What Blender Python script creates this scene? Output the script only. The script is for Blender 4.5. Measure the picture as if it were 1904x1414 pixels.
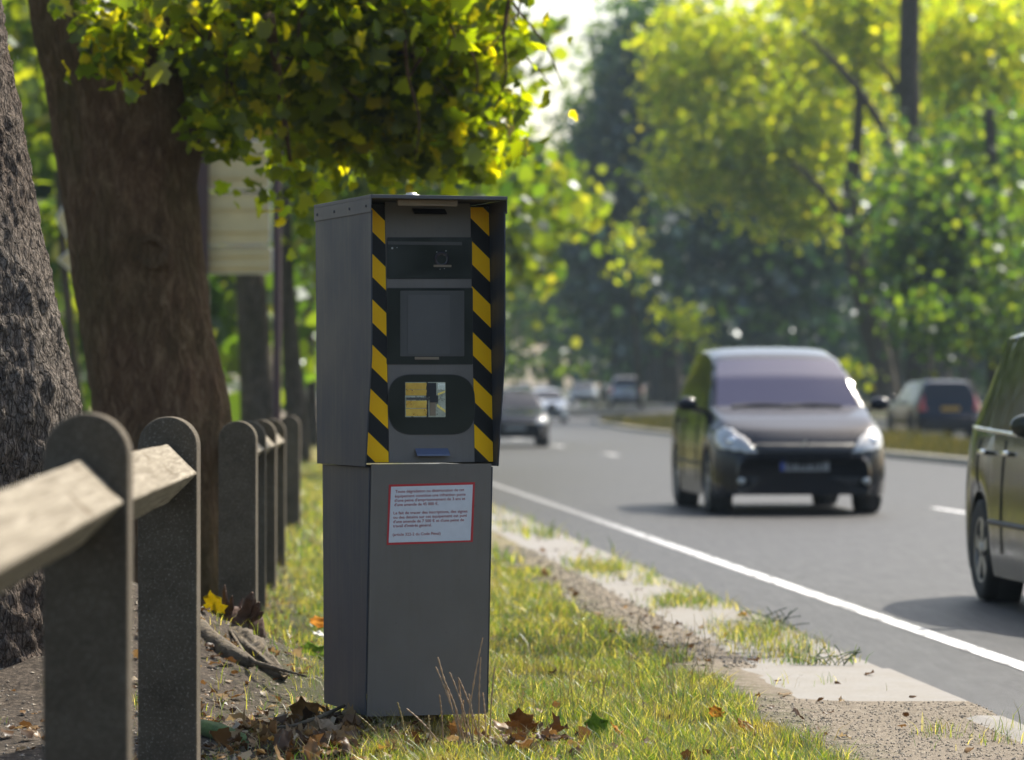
import bpy, bmesh, math, random
import numpy as np
from mathutils import Vector, Matrix, noise
from mathutils.bvhtree import BVHTree
R = math.radians
for _o in list(bpy.data.objects): bpy.data.objects.remove(_o)
sc = bpy.context.scene
COL = sc.collection
random.seed(7); rng = np.random.default_rng(7)

# ------------------------------------------------------------------ camera
H_EYE, F = 1.38, 7200.0            # eye height (m), focal length in photo pixels
cam = bpy.data.cameras.new('camera'); co = bpy.data.objects.new('camera', cam); COL.objects.link(co)
co.location = (0, 0, H_EYE); co.rotation_euler = (R(90), 0, 0)
cam.sensor_width = 36; cam.lens = 36*F/1904; cam.shift_y = 19/1904
cam.clip_start = .1; cam.clip_end = 6000
cam.dof.use_dof = True; cam.dof.focus_distance = 15.1; cam.dof.aperture_fstop = 3.3
cam.dof.aperture_blades = 9
sc.camera = co
# ------------------------------------------------------------------ light
SUN_EL, SUN_AZ = 47, 37            # azimuth from +Y towards +X
w = bpy.data.worlds.new('World'); sc.world = w; w.use_nodes = True
nt = w.node_tree; bg = nt.nodes['Background']
sky = nt.nodes.new('ShaderNodeTexSky'); sky.sky_type = 'NISHITA'; sky.sun_disc = False
sky.sun_elevation = R(SUN_EL); sky.sun_rotation = R(SUN_AZ); sky.air_density = 1.2; sky.dust_density = 3.0
nt.links.new(sky.outputs[0], bg.inputs[0]); bg.inputs[1].default_value = .12
sl = bpy.data.lights.new('sun', 'SUN'); sl.energy = 4.5; sl.angle = R(.53); sl.color = (1, .93, .80)
so = bpy.data.objects.new('sun', sl); COL.objects.link(so)
sd = Vector((math.cos(R(SUN_EL))*math.sin(R(SUN_AZ)), math.cos(R(SUN_EL))*math.cos(R(SUN_AZ)), math.sin(R(SUN_EL))))
so.rotation_euler = sd.to_track_quat('Z', 'Y').to_euler(); so.location = (10, 10, 40)
sc.view_settings.view_transform = 'Standard'; sc.view_settings.look = 'None'
sc.view_settings.exposure = 1.0; sc.view_settings.gamma = 1
sc.render.engine = 'CYCLES'
cy = sc.cycles
cy.use_denoising = True; cy.max_bounces = 7; cy.diffuse_bounces = 3; cy.glossy_bounces = 3
cy.transmission_bounces = 4; cy.volume_bounces = 0; cy.transparent_max_bounces = 6
cy.sample_clamp_indirect = 4; cy.caustics_reflective = False; cy.caustics_refractive = False

# ------------------------------------------------------------------ helpers
def W(px, py, D):                   # photo point at distance D -> place in the world
    return Vector(((px-952)/F*D, D, H_EYE-(py-726)/F*D))
def bend(Y):
    if Y < 110: return 0.
    if Y < 168: return .000724*(Y-110)**2
    return 2.4355+.084*(Y-168)
def P(u, Y, z=0.):                  # road coordinates: u across, Y along
    return Vector((u-.0753*Y+bend(Y), Y, z))
def sstep(a, b, x):
    t = min(1., max(0., (x-a)/((b-a) or 1e-6))); return t*t*(3-2*t)
def uo(Y): return float(np.interp(Y, [105, 200, 260, 420, 700], [28.5, 19, 16, 14, 13.8]))   # outer edge of the far carriageway
def rise(u, Y): return .47*sstep(105, 215, Y)*sstep(13.7, 18.5, u)

def tag(o, label=None, cat=None, group=None, kind=None):
    if label: o['label'] = label
    if cat: o['category'] = cat
    if group: o['group'] = group
    if kind: o['kind'] = kind
    return o
def thing(name, label, cat, loc=(0, 0, 0), rz=0, group=None):
    o = bpy.data.objects.new(name, None); COL.objects.link(o)
    o.location = loc; o.rotation_euler = (0, 0, rz); o.empty_display_size = .2
    return tag(o, label, cat, group)
def mk(name, verts, faces, mat, parent=None, smooth=False, world=True):
    me = bpy.data.meshes.new(name); me.from_pydata([tuple(v) for v in verts], [], faces); me.update()
    if smooth: me.polygons.foreach_set('use_smooth', [True]*len(me.polygons))
    for m in (mat if isinstance(mat, (list, tuple)) else [mat]): me.materials.append(m)
    o = bpy.data.objects.new(name, me); COL.objects.link(o)
    if parent:
        o.parent = parent
        if world:
            M = Matrix.Identity(4); chain = []; p = parent
            while p: chain.append(p); p = p.parent
            for p in reversed(chain): M = M @ Matrix.LocRotScale(p.location, p.rotation_euler, p.scale)
            me.transform(M.inverted())
    return o
class MB:
    def __init__(s): s.v = []; s.f = []
    def add(s, vs, fs):
        n = len(s.v); s.v += [Vector(v) for v in vs]; s.f += [tuple(i+n for i in f) for f in fs]; return s
    def box(s, c, d, M=None, bev=0):
        x, y, z = d[0]/2, d[1]/2, d[2]/2
        b = bmesh.new(); bmesh.ops.create_cube(b, size=1)
        bmesh.ops.scale(b, vec=(d[0], d[1], d[2]), verts=b.verts)
        if bev: bmesh.ops.bevel(b, geom=list(b.edges), offset=bev, segments=2, affect='EDGES', profile=.6)
        b.verts.index_update()
        vs = [(M @ v.co if M else v.co)+Vector(c) for v in b.verts]; fs = [[v.index for v in f.verts] for f in b.faces]
        b.free(); return s.add(vs, fs)
    def tube(s, pts, rad, n=10, cap=True, disp=None):
        pts = [Vector(p) for p in pts]; m = len(pts); vs = []; fs = []
        if not hasattr(rad, '__len__'): rad = [rad]*m
        ref = Vector((.13, .97, .2)) if abs((pts[-1]-pts[0]).normalized().dot(Vector((.13, .97, .2)))) < .9 else Vector((1, 0, .1))
        for i, p in enumerate(pts):
            t = (pts[min(i+1, m-1)]-pts[max(i-1, 0)]).normalized()
            a = t.cross(ref).normalized(); b = t.cross(a).normalized()
            for k in range(n):
                th = 2*math.pi*k/n; r = rad[i]
                if disp: r *= disp(th, i, p)
                vs.append(p+(a*math.cos(th)+b*math.sin(th))*r)
        for i in range(m-1):
            for k in range(n):
                fs.append((i*n+k, i*n+(k+1) % n, (i+1)*n+(k+1) % n, (i+1)*n+k))
        if cap: fs.append(tuple(range(n))[::-1]); fs.append(tuple((m-1)*n+k for k in range(n)))
        return s.add(vs, fs)
    def poly_prism(s, pts, off):     # planar polygon of 3-D points pushed along off
        pts = [Vector(p) for p in pts]; n = len(pts); off = Vector(off)
        return s.add(pts+[p+off for p in pts], [tuple(range(n)), tuple(range(n, 2*n))[::-1]]+[(i, (i+1) % n, n+(i+1) % n, n+i)[::-1] for i in range(n)])
    def lathe(s, prof, axis_o, ax, n=32):   # prof: (radius, along)
        ax = Vector(ax).normalized(); a = ax.orthogonal().normalized(); b = ax.cross(a); m = len(prof)
        vs = [Vector(axis_o)+ax*h+(a*math.cos(2*math.pi*k/n)+b*math.sin(2*math.pi*k/n))*r for r, h in prof for k in range(n)]
        fs = [(i*n+k, i*n+(k+1) % n, (i+1)*n+(k+1) % n, (i+1)*n+k) for i in range(m-1) for k in range(n)]
        return s.add(vs, fs)
    def ball(s, c, r, n=12, m=8):
        c = Vector(c); r = Vector(r) if hasattr(r, '__len__') else Vector((r, r, r)); vs = []; fs = []
        for i in range(m+1):
            ph = math.pi*i/m
            for k in range(n):
                th = 2*math.pi*k/n
                vs.append(c+Vector((r.x*math.sin(ph)*math.cos(th), r.y*math.sin(ph)*math.sin(th), r.z*math.cos(ph))))
        for i in range(m):
            for k in range(n): fs.append((i*n+k, (i+1)*n+k, (i+1)*n+(k+1) % n, i*n+(k+1) % n))
        return s.add(vs, fs)
    def go(s, name, mat, parent=None, smooth=False, world=True): return mk(name, s.v, s.f, mat, parent, smooth, world)

# ------------------------------------------------------------------ materials
def newmat(name):
    m = bpy.data.materials.new(name); m.use_nodes = True
    t = m.node_tree; return m, t, t.nodes['Principled BSDF'], t.nodes['Material Output']
def N(t, typ, **kw):
    n = t.nodes.new(typ)
    for k, v in kw.items():
        if k in n.inputs: n.inputs[k].default_value = v
        else: setattr(n, k, v)
    return n
def coords(t, scale=(1, 1, 1), kind='Object'):
    tc = N(t, 'ShaderNodeTexCoord'); mp = N(t, 'ShaderNodeMapping'); mp.inputs['Scale'].default_value = scale
    t.links.new(tc.outputs[kind], mp.inputs[0]); return mp.outputs[0]
def ramp(t, fac, stops, interp='LINEAR'):
    r = N(t, 'ShaderNodeValToRGB'); r.color_ramp.interpolation = interp
    e = r.color_ramp.elements
    while len(e) < len(stops): e.new(.5)
    for i, (p, c) in enumerate(stops):
        e[i].position = p; e[i].color = (c[0], c[1], c[2], 1) if hasattr(c, '__len__') else (c, c, c, 1)
    t.links.new(fac, r.inputs[0]); return r.outputs[0]
def mix(t, fac, a, b, mode='MIX'):
    m = N(t, 'ShaderNodeMix', data_type='RGBA', blend_type=mode)
    for sock, v in ((m.inputs[0], fac), (m.inputs[6], a), (m.inputs[7], b)):
        if hasattr(v, 'is_output'): t.links.new(v, sock)
        elif hasattr(v, '__len__'): sock.default_value = (v[0], v[1], v[2], 1)
        else: sock.default_value = v
    return m.outputs[2]
def noise_tex(t, vec, scale, detail=4, rough=.6, dist=0):
    n = N(t, 'ShaderNodeTexNoise', Scale=scale, Detail=detail, Roughness=rough, Distortion=dist); t.links.new(vec, n.inputs['Vector']); return n.outputs['Fac']
def bump(t, bs, h, strength=.5, dist=.01):
    b = N(t, 'ShaderNodeBump', Strength=strength, Distance=dist); t.links.new(h, b.inputs['Height']); t.links.new(b.outputs[0], bs.inputs['Normal'])
def simple(name, col, rough=.5, metal=0, var=.15, scale=8, spec=.5, coat=0, bmp=0, bscale=60, bdist=.001):
    m, t, b, _ = newmat(name); v = coords(t)
    n = noise_tex(t, v, scale, 5, .65)
    c = ramp(t, n, [(.3, [x*(1-var) for x in col]), (.7, [min(1, x*(1+var)) for x in col])])
    t.links.new(c, b.inputs['Base Color'])
    r = ramp(t, n, [(.3, max(0, rough-.06)), (.7, min(1, rough+.06))]); t.links.new(r, b.inputs['Roughness'])
    b.inputs['Metallic'].default_value = metal; b.inputs['Specular IOR Level'].default_value = spec
    b.inputs['Coat Weight'].default_value = coat; b.inputs['Coat Roughness'].default_value = .04
    if bmp: bump(t, b, noise_tex(t, v, bscale, 4, .6), bmp, bdist)
    return m
def leafmat(name, cols, trans=.45, gloss=.12, tcol=None, patch=None):
    m, t, b, out = newmat(name)
    g = N(t, 'ShaderNodeNewGeometry'); c = ramp(t, g.outputs['Random Per Island'], cols)
    if patch: c = mix(t, ramp(t, noise_tex(t, coords(t, (1, .8, 1)), patch[1], 4, .65), [(patch[2], 0.), (patch[3], .8)]), c, patch[0])
    d = N(t, 'ShaderNodeBsdfDiffuse'); tr = N(t, 'ShaderNodeBsdfTranslucent'); gl = N(t, 'ShaderNodeBsdfGlossy', Roughness=.38)
    t.links.new(c, d.inputs[0])
    tc = mix(t, 1., c, tcol or (1.9, 1.75, .6), 'MULTIPLY'); t.links.new(tc, tr.inputs[0])
    m1 = N(t, 'ShaderNodeMixShader'); m1.inputs[0].default_value = trans
    t.links.new(d.outputs[0], m1.inputs[1]); t.links.new(tr.outputs[0], m1.inputs[2])
    m2 = N(t, 'ShaderNodeMixShader'); m2.inputs[0].default_value = gloss
    t.links.new(m1.outputs[0], m2.inputs[1]); t.links.new(gl.outputs[0], m2.inputs[2]); gl.inputs[0].default_value = (.8, .85, .9, 1)
    t.links.new(m2.outputs[0], out.inputs[0]); t.nodes.remove(b)
    return m
def barkmat(name, c1, c2, c3, sc_=1., patches=None, bs=1., crack=0):
    m, t, b, _ = newmat(name); v = coords(t, (7*sc_, 7*sc_, 2.6*sc_))
    n1 = noise_tex(t, v, 3.2, 8, .72, .8)
    vo = N(t, 'ShaderNodeTexVoronoi', feature='F1', Scale=4.5)
    mx = N(t, 'ShaderNodeMix', data_type='VECTOR'); mx.inputs[0].default_value = .16
    nz = N(t, 'ShaderNodeTexNoise', Scale=5., Detail=4); t.links.new(v, nz.inputs['Vector'])
    t.links.new(v, mx.inputs[4]); t.links.new(nz.outputs['Color'], mx.inputs[5]); t.links.new(mx.outputs[1], vo.inputs['Vector'])
    fine = noise_tex(t, v, 14, 5, .7)
    h = N(t, 'ShaderNodeMath', operation='MULTIPLY_ADD'); t.links.new(vo.outputs['Distance'], h.inputs[0]); h.inputs[1].default_value = .9; t.links.new(n1, h.inputs[2])
    h2 = N(t, 'ShaderNodeMath', operation='MULTIPLY_ADD'); t.links.new(fine, h2.inputs[0]); h2.inputs[1].default_value = .35; t.links.new(h.outputs[0], h2.inputs[2])
    c = ramp(t, n1, [(.3, c1), (.5, c2), (.72, c3)])
    big = noise_tex(t, coords(t, (1, 1, .6)), 1.6, 4, .6)
    c = mix(t, ramp(t, big, [(.4, 0.), (.65, 1.)]), c, mix(t, .5, c, patches or c1))
    if crack:
        ve = N(t, 'ShaderNodeTexVoronoi', feature='DISTANCE_TO_EDGE', Scale=3.4); t.links.new(mx.outputs[1], ve.inputs['Vector']); nz.inputs['Scale'].default_value = 3.
        e = ramp(t, ve.outputs['Distance'], [(0., 0.), (.16, 1.)]); c = mix(t, e, mix(t, .62, c, (.015, .011, .009)), c)
        c = mix(t, ramp(t, fine, [(.42, .65), (.55, 0.)]), c, (.03, .022, .018)); c = mix(t, ramp(t, fine, [(.6, 0.), (.72, .5)]), c, (.5, .45, .4))
        h3 = N(t, 'ShaderNodeMath', operation='MULTIPLY_ADD'); t.links.new(e, h3.inputs[0]); h3.inputs[1].default_value = .8; t.links.new(h2.outputs[0], h3.inputs[2]); h2 = h3
    t.links.new(c, b.inputs['Base Color']); b.inputs['Roughness'].default_value = .95; b.inputs['Specular IOR Level'].default_value = .15
    bump(t, b, h2.outputs[0], 1., .05*bs)
    return m

M = {}
M['bark_grey'] = barkmat('bark_grey', (.07, .052, .042), (.23, .195, .165), (.40, .355, .31), 2.2, (.14, .085, .055), .5, 1)
M['bark_brown'] = barkmat('bark_brown', (.07, .036, .02), (.16, .092, .052), (.34, .22, .13), .8, (.075, .07, .02), 1.)
M['bark_far'] = barkmat('bark_far', (.03, .025, .02), (.08, .065, .05), (.17, .14, .11), .5, (.05, .05, .02))
def concrete():
    m, t, b, _ = newmat('post_concrete'); v = coords(t)
    n = noise_tex(t, v, 4, 6, .7); f = noise_tex(t, v, 110, 3, .8)
    c = ramp(t, n, [(.3, (.055, .044, .031)), (.5, (.092, .075, .054)), (.7, (.125, .105, .078))])
    c = mix(t, ramp(t, f, [(.55, 0.), (.72, .75)]), c, (.30, .27, .22))
    c = mix(t, ramp(t, noise_tex(t, v, 45, 3, .7), [(.60, 0.), (.70, .7)]), c, (.045, .04, .03))
    t.links.new(c, b.inputs['Base Color']); b.inputs['Roughness'].default_value = .93; b.inputs['Specular IOR Level'].default_value = .2
    bump(t, b, f, .6, .004); return m
M['concrete'] = concrete()
def wood():
    m, t, b, _ = newmat('rail_wood'); v = coords(t, (34, .9, 34))
    n = noise_tex(t, v, 2.4, 8, .75, .6); sp = noise_tex(t, coords(t, (1, .6, 1)), 9, 3, .5)
    c = ramp(t, n, [(.32, (.09, .07, .045)), (.5, (.19, .162, .118)), (.68, (.32, .285, .225))])
    c = mix(t, ramp(t, sp, [(.62, 0.), (.7, .85)]), c, (.07, .045, .02))
    t.links.new(c, b.inputs['Base Color']); b.inputs['Roughness'].default_value = .85; b.inputs['Specular IOR Level'].default_value = .25
    bump(t, b, n, .7, .004); return m
M['wood'] = wood()
def asphalt():
    m, t, b, _ = newmat('asphalt'); v = coords(t)
    f = noise_tex(t, v, 95, 3, .8); n = noise_tex(t, coords(t, (.7, .05, 1)), 1.6, 5, .6); n2 = noise_tex(t, v, 1.3, 6, .6)
    c = ramp(t, f, [(.3, .012), (.5, .026), (.7, .060)])
    c = mix(t, ramp(t, noise_tex(t, coords(t, (1, .09, 1)), 13, 6, .8), [(.44, 0.), (.58, .9)]), c, (.060, .0595, .059)); c = mix(t, ramp(t, noise_tex(t, coords(t, (1, .12, 1)), 8, 6, .8), [(.5, 0.), (.62, .8)]), c, (.018, .018, .019))
    c = mix(t, ramp(t, n, [(.35, 0.), (.7, .5)]), c, (.035, .035, .037)); c = mix(t, ramp(t, n2, [(.4, 0.), (.75, .4)]), c, (.05, .05, .049))
    t.links.new(c, b.inputs['Base Color']); b.inputs['Roughness'].default_value = .52
    b.inputs['Specular IOR Level'].default_value = .16
    bump(t, b, f, .7, .006); return m
M['asphalt'] = asphalt()
def paint(fade):
    m, t, b, _ = newmat('road_paint'); v = coords(t)
    n = noise_tex(t, v, 60, 4, .8); n2 = noise_tex(t, coords(t, (1, .16, 1)), 13, 6, .75)
    c = ramp(t, n, [(.3, .30), (.5, .62), (.7, .78)]); c = mix(t, ramp(t, n2, [(.50, 0.), (.58, .85)]), c, (.12, .12, .12))
    sx = N(t, 'ShaderNodeSeparateXYZ'); t.links.new(v, sx.inputs[0]); mr = N(t, 'ShaderNodeMapRange'); t.links.new(sx.outputs[1], mr.inputs[0])
    mr.inputs[1].default_value = 30; mr.inputs[2].default_value = 42; mr.inputs[4].default_value = .82
    if fade: c = mix(t, mr.outputs[0], c, (.07, .07, .07))      # the edge line fades into grey further along
    t.links.new(c, b.inputs['Base Color']); b.inputs['Roughness'].default_value = .6; return m
M['paint_worn_fading'] = paint(1); M['paint'] = paint(0)
def ground_mat():
    m, t, b, _ = newmat('verge_soil'); v = coords(t)
    n = noise_tex(t, v, 1.1, 7, .65); f = noise_tex(t, v, 38, 6, .75); g = noise_tex(t, v, 7, 6, .7)
    dirt = ramp(t, f, [(.32, (.02, .016, .013)), (.5, (.065, .05, .038)), (.68, (.18, .145, .11))])
    dirt = mix(t, ramp(t, noise_tex(t, v, 12, 5, .7), [(.45, 0.), (.65, .7)]), dirt, (.03, .024, .018))
    sand = ramp(t, f, [(.3, (.13, .105, .075)), (.5, (.20, .165, .125)), (.7, (.36, .315, .25))])
    green = ramp(t, f, [(.3, (.025, .032, .01)), (.6, (.06, .07, .018)), (.8, (.16, .14, .05))])
    sx = N(t, 'ShaderNodeSeparateXYZ'); tc = N(t, 'ShaderNodeTexCoord'); t.links.new(tc.outputs['Object'], sx.inputs[0])
    u = N(t, 'ShaderNodeMath', operation='MULTIPLY_ADD'); t.links.new(sx.outputs[1], u.inputs[0]); u.inputs[1].default_value = .0753; t.links.new(sx.outputs[0], u.inputs[2])
    a = N(t, 'ShaderNodeMath', operation='MULTIPLY_ADD'); t.links.new(g, a.inputs[0]); a.inputs[1].default_value = 1.3; t.links.new(u.outputs[0], a.inputs[2])
    k1 = ramp(t, a.outputs[0], [(.0, 0.), (1., 1.)])      # placeholder range fixed below
    mr = N(t, 'ShaderNodeMapRange'); t.links.new(a.outputs[0], mr.inputs[0]); mr.inputs[1].default_value = 2.75; mr.inputs[2].default_value = 3.15
    mg = N(t, 'ShaderNodeMapRange'); t.links.new(a.outputs[0], mg.inputs[0]); mg.inputs[1].default_value = .7; mg.inputs[2].default_value = 1.3
    c = mix(t, mg.outputs[0], dirt, green); c = mix(t, mr.outputs[0], c, sand)
    far = N(t, 'ShaderNodeMapRange'); t.links.new(sx.outputs[1], far.inputs[0]); far.inputs[1].default_value = 26; far.inputs[2].default_value = 45
    lf = N(t, 'ShaderNodeMapRange'); t.links.new(u.outputs[0], lf.inputs[0]); lf.inputs[1].default_value = 3.3; lf.inputs[2].default_value = 2.6
    fl = N(t, 'ShaderNodeMath', operation='MULTIPLY'); t.links.new(far.outputs[0], fl.inputs[0]); t.links.new(lf.outputs[0], fl.inputs[1])
    fg = ramp(t, n, [(.35, (.05, .06, .015)), (.5, (.14, .13, .035)), (.65, (.30, .23, .08))])
    c = mix(t, fl.outputs[0], c, fg)
    wd = N(t, 'ShaderNodeMapRange'); t.links.new(u.outputs[0], wd.inputs[0]); wd.inputs[1].default_value = 12; wd.inputs[2].default_value = 13
    c = mix(t, wd.outputs[0], c, ramp(t, n, [(.35, (.025, .028, .010)), (.6, (.06, .06, .02)), (.75, (.10, .085, .035))]))
    t.links.new(c, b.inputs['Base Color']); b.inputs['Roughness'].default_value = .95; b.inputs['Specular IOR Level'].default_value = .2
    bump(t, b, f, .9, .02); t.nodes.remove(k1.node); return m
M['ground'] = ground_mat()
def slabmat():
    m, t, b, _ = newmat('gutter_concrete'); v = coords(t)
    f = noise_tex(t, v, 70, 5, .8); n = noise_tex(t, v, 3.2, 7, .7)
    c = ramp(t, f, [(.3, (.16, .15, .138)), (.6, (.23, .218, .202)), (.75, (.28, .268, .25))])
    c = mix(t, ramp(t, n, [(.42, 0.), (.7, .55)]), c, (.17, .145, .112))
    t.links.new(c, b.inputs['Base Color']); b.inputs['Roughness'].default_value = .9; bump(t, b, f, .5, .004); return m
M['slab'] = slabmat()
M['kerb'] = simple('kerb_stone', (.36, .33, .28), .9, var=.3, scale=5, bmp=.4, bdist=.004)
# cabinet
def painted(name, col, rough, spec=.5):
    m, t, b, _ = newmat(name); v = coords(t)
    n = noise_tex(t, v, 2.5, 6, .6); f = noise_tex(t, v, 420, 2, .5); sp = noise_tex(t, v, 34, 3, .7)
    st = noise_tex(t, coords(t, (26, 26, 1.3)), 1.5, 5, .65)
    c = ramp(t, n, [(.3, [x*.88 for x in col]), (.7, [x*1.1 for x in col])])
    c = mix(t, ramp(t, sp, [(.67, 0.), (.74, .5)]), c, [x*.45 for x in col])
    c = mix(t, ramp(t, st, [(.50, 0.), (.72, .42)]), c, (.13, .115, .09))
    t.links.new(c, b.inputs['Base Color']); b.inputs['Specular IOR Level'].default_value = spec
    t.links.new(ramp(t, n, [(.3, rough-.07), (.7, rough+.07)]), b.inputs['Roughness']); bump(t, b, f, .12, .0006); return m
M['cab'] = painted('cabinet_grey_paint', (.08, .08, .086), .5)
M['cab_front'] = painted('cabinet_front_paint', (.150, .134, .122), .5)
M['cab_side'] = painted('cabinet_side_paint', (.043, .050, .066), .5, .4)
M['black'] = simple('black_film', (.010, .010, .011), .5, var=.2, spec=.25)
M['dark_in'] = simple('dark_recess_paint', (.02, .02, .02), .6)
M['yellow'] = simple('yellow_film', (1., .53, .003), .5, var=.05, scale=5, spec=.15)
M['glass_dark'] = simple('tinted_glass', (.018, .020, .018), .12, var=.1, spec=.35)
M['mesh_grey'] = simple('grey_radome', (.07, .066, .062), .55, var=.18, scale=3)
M['tan'] = simple('tan_bracket', (.24, .18, .12), .6)
M['steel'] = simple('steel', (.5, .5, .5), .35, metal=1)
M['blue_handle'] = simple('blue_grey_handle', (.10, .12, .19), .45)
M['gold'] = simple('gold_reflector', (.95, .70, .22), .3, metal=.9, var=.2, scale=20)
M['grey_reflect'] = simple('grey_reflector', (.42, .42, .34), .3, metal=.6, var=.4, scale=16)
M['white_film'] = simple('white_label', (.62, .64, .70), .45, var=.06, scale=30)
M['red_film'] = simple('red_label', (.46, .03, .04), .45, var=.08)
M['ink'] = simple('red_ink', (.33, .06, .07), .6, var=.05)
M['post_dark'] = simple('dark_brown_post', (.055, .042, .03), .7, var=.3, bmp=.3)
# cars
def carpaint(name, col, metal=.4, rough=.3):
    return simple(name, col, rough, metal=metal, var=.05, coat=0, spec=.27)
M['p_black'] = carpaint('paint_anthracite', (.010, .012, .017), 0, .13); M['p_green'] = carpaint('paint_greygreen', (.035, .038, .026), 0, .14)
M['p_navy'] = carpaint('paint_navy', (.010, .014, .026), 0, .13); M['p_white'] = carpaint('paint_white', (.8, .8, .82), 0)
M['p_red'] = carpaint('paint_red', (.4, .03, .03), 0); M['p_dark'] = carpaint('paint_black', (.012, .013, .016)); M['p_blue'] = carpaint('paint_greyblue', (.10, .14, .19))
M['p_silver'] = carpaint('paint_silver', (.3, .3, .31), .7)
M['carglass'] = simple('car_glass', (.012, .013, .018), .14, var=.1, spec=.4)
def screenmat():
    m, t, b, _ = newmat('windscreen_glass'); b.inputs['Base Color'].default_value = (.03, .032, .075, 1)
    b.inputs['Roughness'].default_value = .02; b.inputs['Specular IOR Level'].default_value = .34; return m
M['screen'] = screenmat()
M['tyre'] = simple('tyre_rubber', (.018, .018, .018), .85, var=.2); M['rim'] = simple('alloy_rim', (.30, .29, .28), .4, metal=.7)
M['trim'] = simple('black_plastic', (.014, .014, .016), .55); M['lamp'] = simple('headlamp_glass', (.40, .40, .38), .12, spec=.8, coat=1., metal=.3)
M['tail'] = simple('tail_lamp_red', (.45, .03, .02), .2, coat=1.); M['chrome'] = simple('chrome', (.75, .75, .76), .15, metal=1)
M['plate'] = simple('plate_white', (.24, .24, .24), .5); M['plate_y'] = simple('plate_yellow', (.5, .27, .03), .5); M['plate_b'] = simple('plate_blue', (.02, .05, .28), .5)
M['sign_back'] = simple('sign_back_beige', (.55, .45, .24), .5, var=.12, scale=3, metal=.2); M['sign_frame'] = simple('sign_edge_alu', (.52, .52, .50), .35, metal=.5)
M['signpost'] = simple('maroon_signpost', (.045, .018, .018), .6)
# foliage
M['leaf_near'] = leafmat('leaf_near', [(0, (.010, .017, .005)), (.5, (.022, .034, .004)), (.85, (.042, .052, .004)), (1, (.065, .062, .006))], .62, .025, (20., 17., 1.))
M['leaf_yellow'] = leafmat('leaf_yellow', [(0, (.05, .09, .008)), (.5, (.11, .15, .010)), (.85, (.17, .20, .012)), (1, (.20, .20, .02))], .63, .04, (5.2, 4.5, 1.0))
M['leaf_mid'] = leafmat('leaf_mid', [(0, (.025, .05, .008)), (.5, (.06, .09, .010)), (.85, (.10, .125, .012)), (1, (.15, .15, .02))], .58, .04, (4.0, 3.7, 1.1))
M['grass_far'] = leafmat('rough_grass', [(0, (.04, .05, .012)), (.5, (.085, .085, .02)), (1, (.17, .14, .05))], .35, .03, (1.4, 1.3, .7))
M['leaf_green'] = leafmat('leaf_green', [(0, (.018, .04, .008)), (.5, (.045, .075, .010)), (.9, (.085, .11, .012)), (1, (.13, .13, .015))], .58, .05, (3.6, 3.8, 1.1))
M['leaf_dark'] = leafmat('leaf_dark', [(0, (.008, .026, .009)), (.6, (.016, .045, .012)), (1, (.035, .075, .014))], .42, .08, (1.8, 1.8, .7))
M['grass'] = leafmat('grass_blade', [(0, (.018, .045, .006)), (.4, (.05, .10, .010)), (.68, (.12, .165, .018)), (.88, (.28, .26, .06)), (1, (.55, .48, .24))], .5, .09, (2.6, 2.5, .8), ((.27, .20, .06), 2.6, .52, .72))
M['straw'] = leafmat('dry_straw', [(0, (.17, .13, .04)), (.5, (.28, .22, .08)), (1, (.42, .33, .17))], .3, .06, (1.3, 1.2, .7))
M['seedhead'] = leafmat('seed_heads', [(0, (.32, .22, .14)), (1, (.46, .34, .22))], .3, .05, (1.2, 1.1, .9))
M['litter'] = leafmat('leaf_litter', [(0, (.04, .02, .010)), (.4, (.10, .055, .025)), (.62, (.2, .12, .055)), (.8, (.25, .17, .09)), (.95, (.38, .32, .24)), (1, (.45, .24, .04))], .25, .02, (1.4, 1.2, .8))
M['soil'] = simple('broken_root_wood', (.07, .035, .022), .9, var=.5, scale=25, bmp=.8, bscale=70, bdist=.01)
M['rootbark'] = simple('root_bark', (.10, .078, .052), .95, var=.7, scale=16, bmp=.9, bscale=30, bdist=.02)
M['mossy'] = simple('mossy_bark', (.07, .115, .03), .85, var=.4, scale=14, bmp=.8, bscale=50, bdist=.01)
def one_leaf(name, c, c2, tr=.3):
    m, t, b, out = newmat(name); v = coords(t); n = noise_tex(t, v, 25, 4, .6)
    cc = ramp(t, n, [(.35, c), (.65, c2)]); d = N(t, 'ShaderNodeBsdfDiffuse'); q = N(t, 'ShaderNodeBsdfTranslucent')
    t.links.new(cc, d.inputs[0]); t.links.new(cc, q.inputs[0]); s = N(t, 'ShaderNodeMixShader'); s.inputs[0].default_value = tr
    t.links.new(d.outputs[0], s.inputs[1]); t.links.new(q.outputs[0], s.inputs[2]); t.links.new(s.outputs[0], out.inputs[0]); t.nodes.remove(b); return m
M['l_brown'] = one_leaf('brown_leaf', (.15, .07, .02), (.28, .14, .045)); M['l_tan'] = one_leaf('tan_leaf', (.25, .17, .10), (.42, .32, .22))
M['l_white'] = one_leaf('pale_leaf', (.55, .54, .50), (.72, .70, .66)); M['l_yellow'] = one_leaf('yellow_leaf', (.5, .42, .02), (.6, .5, .03), .5)
M['l_green'] = one_leaf('green_leaf', (.10, .18, .02), (.2, .3, .04), .5); M['l_orange'] = one_leaf('orange_leaf', (.45, .17, .02), (.6, .28, .05), .4)

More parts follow.
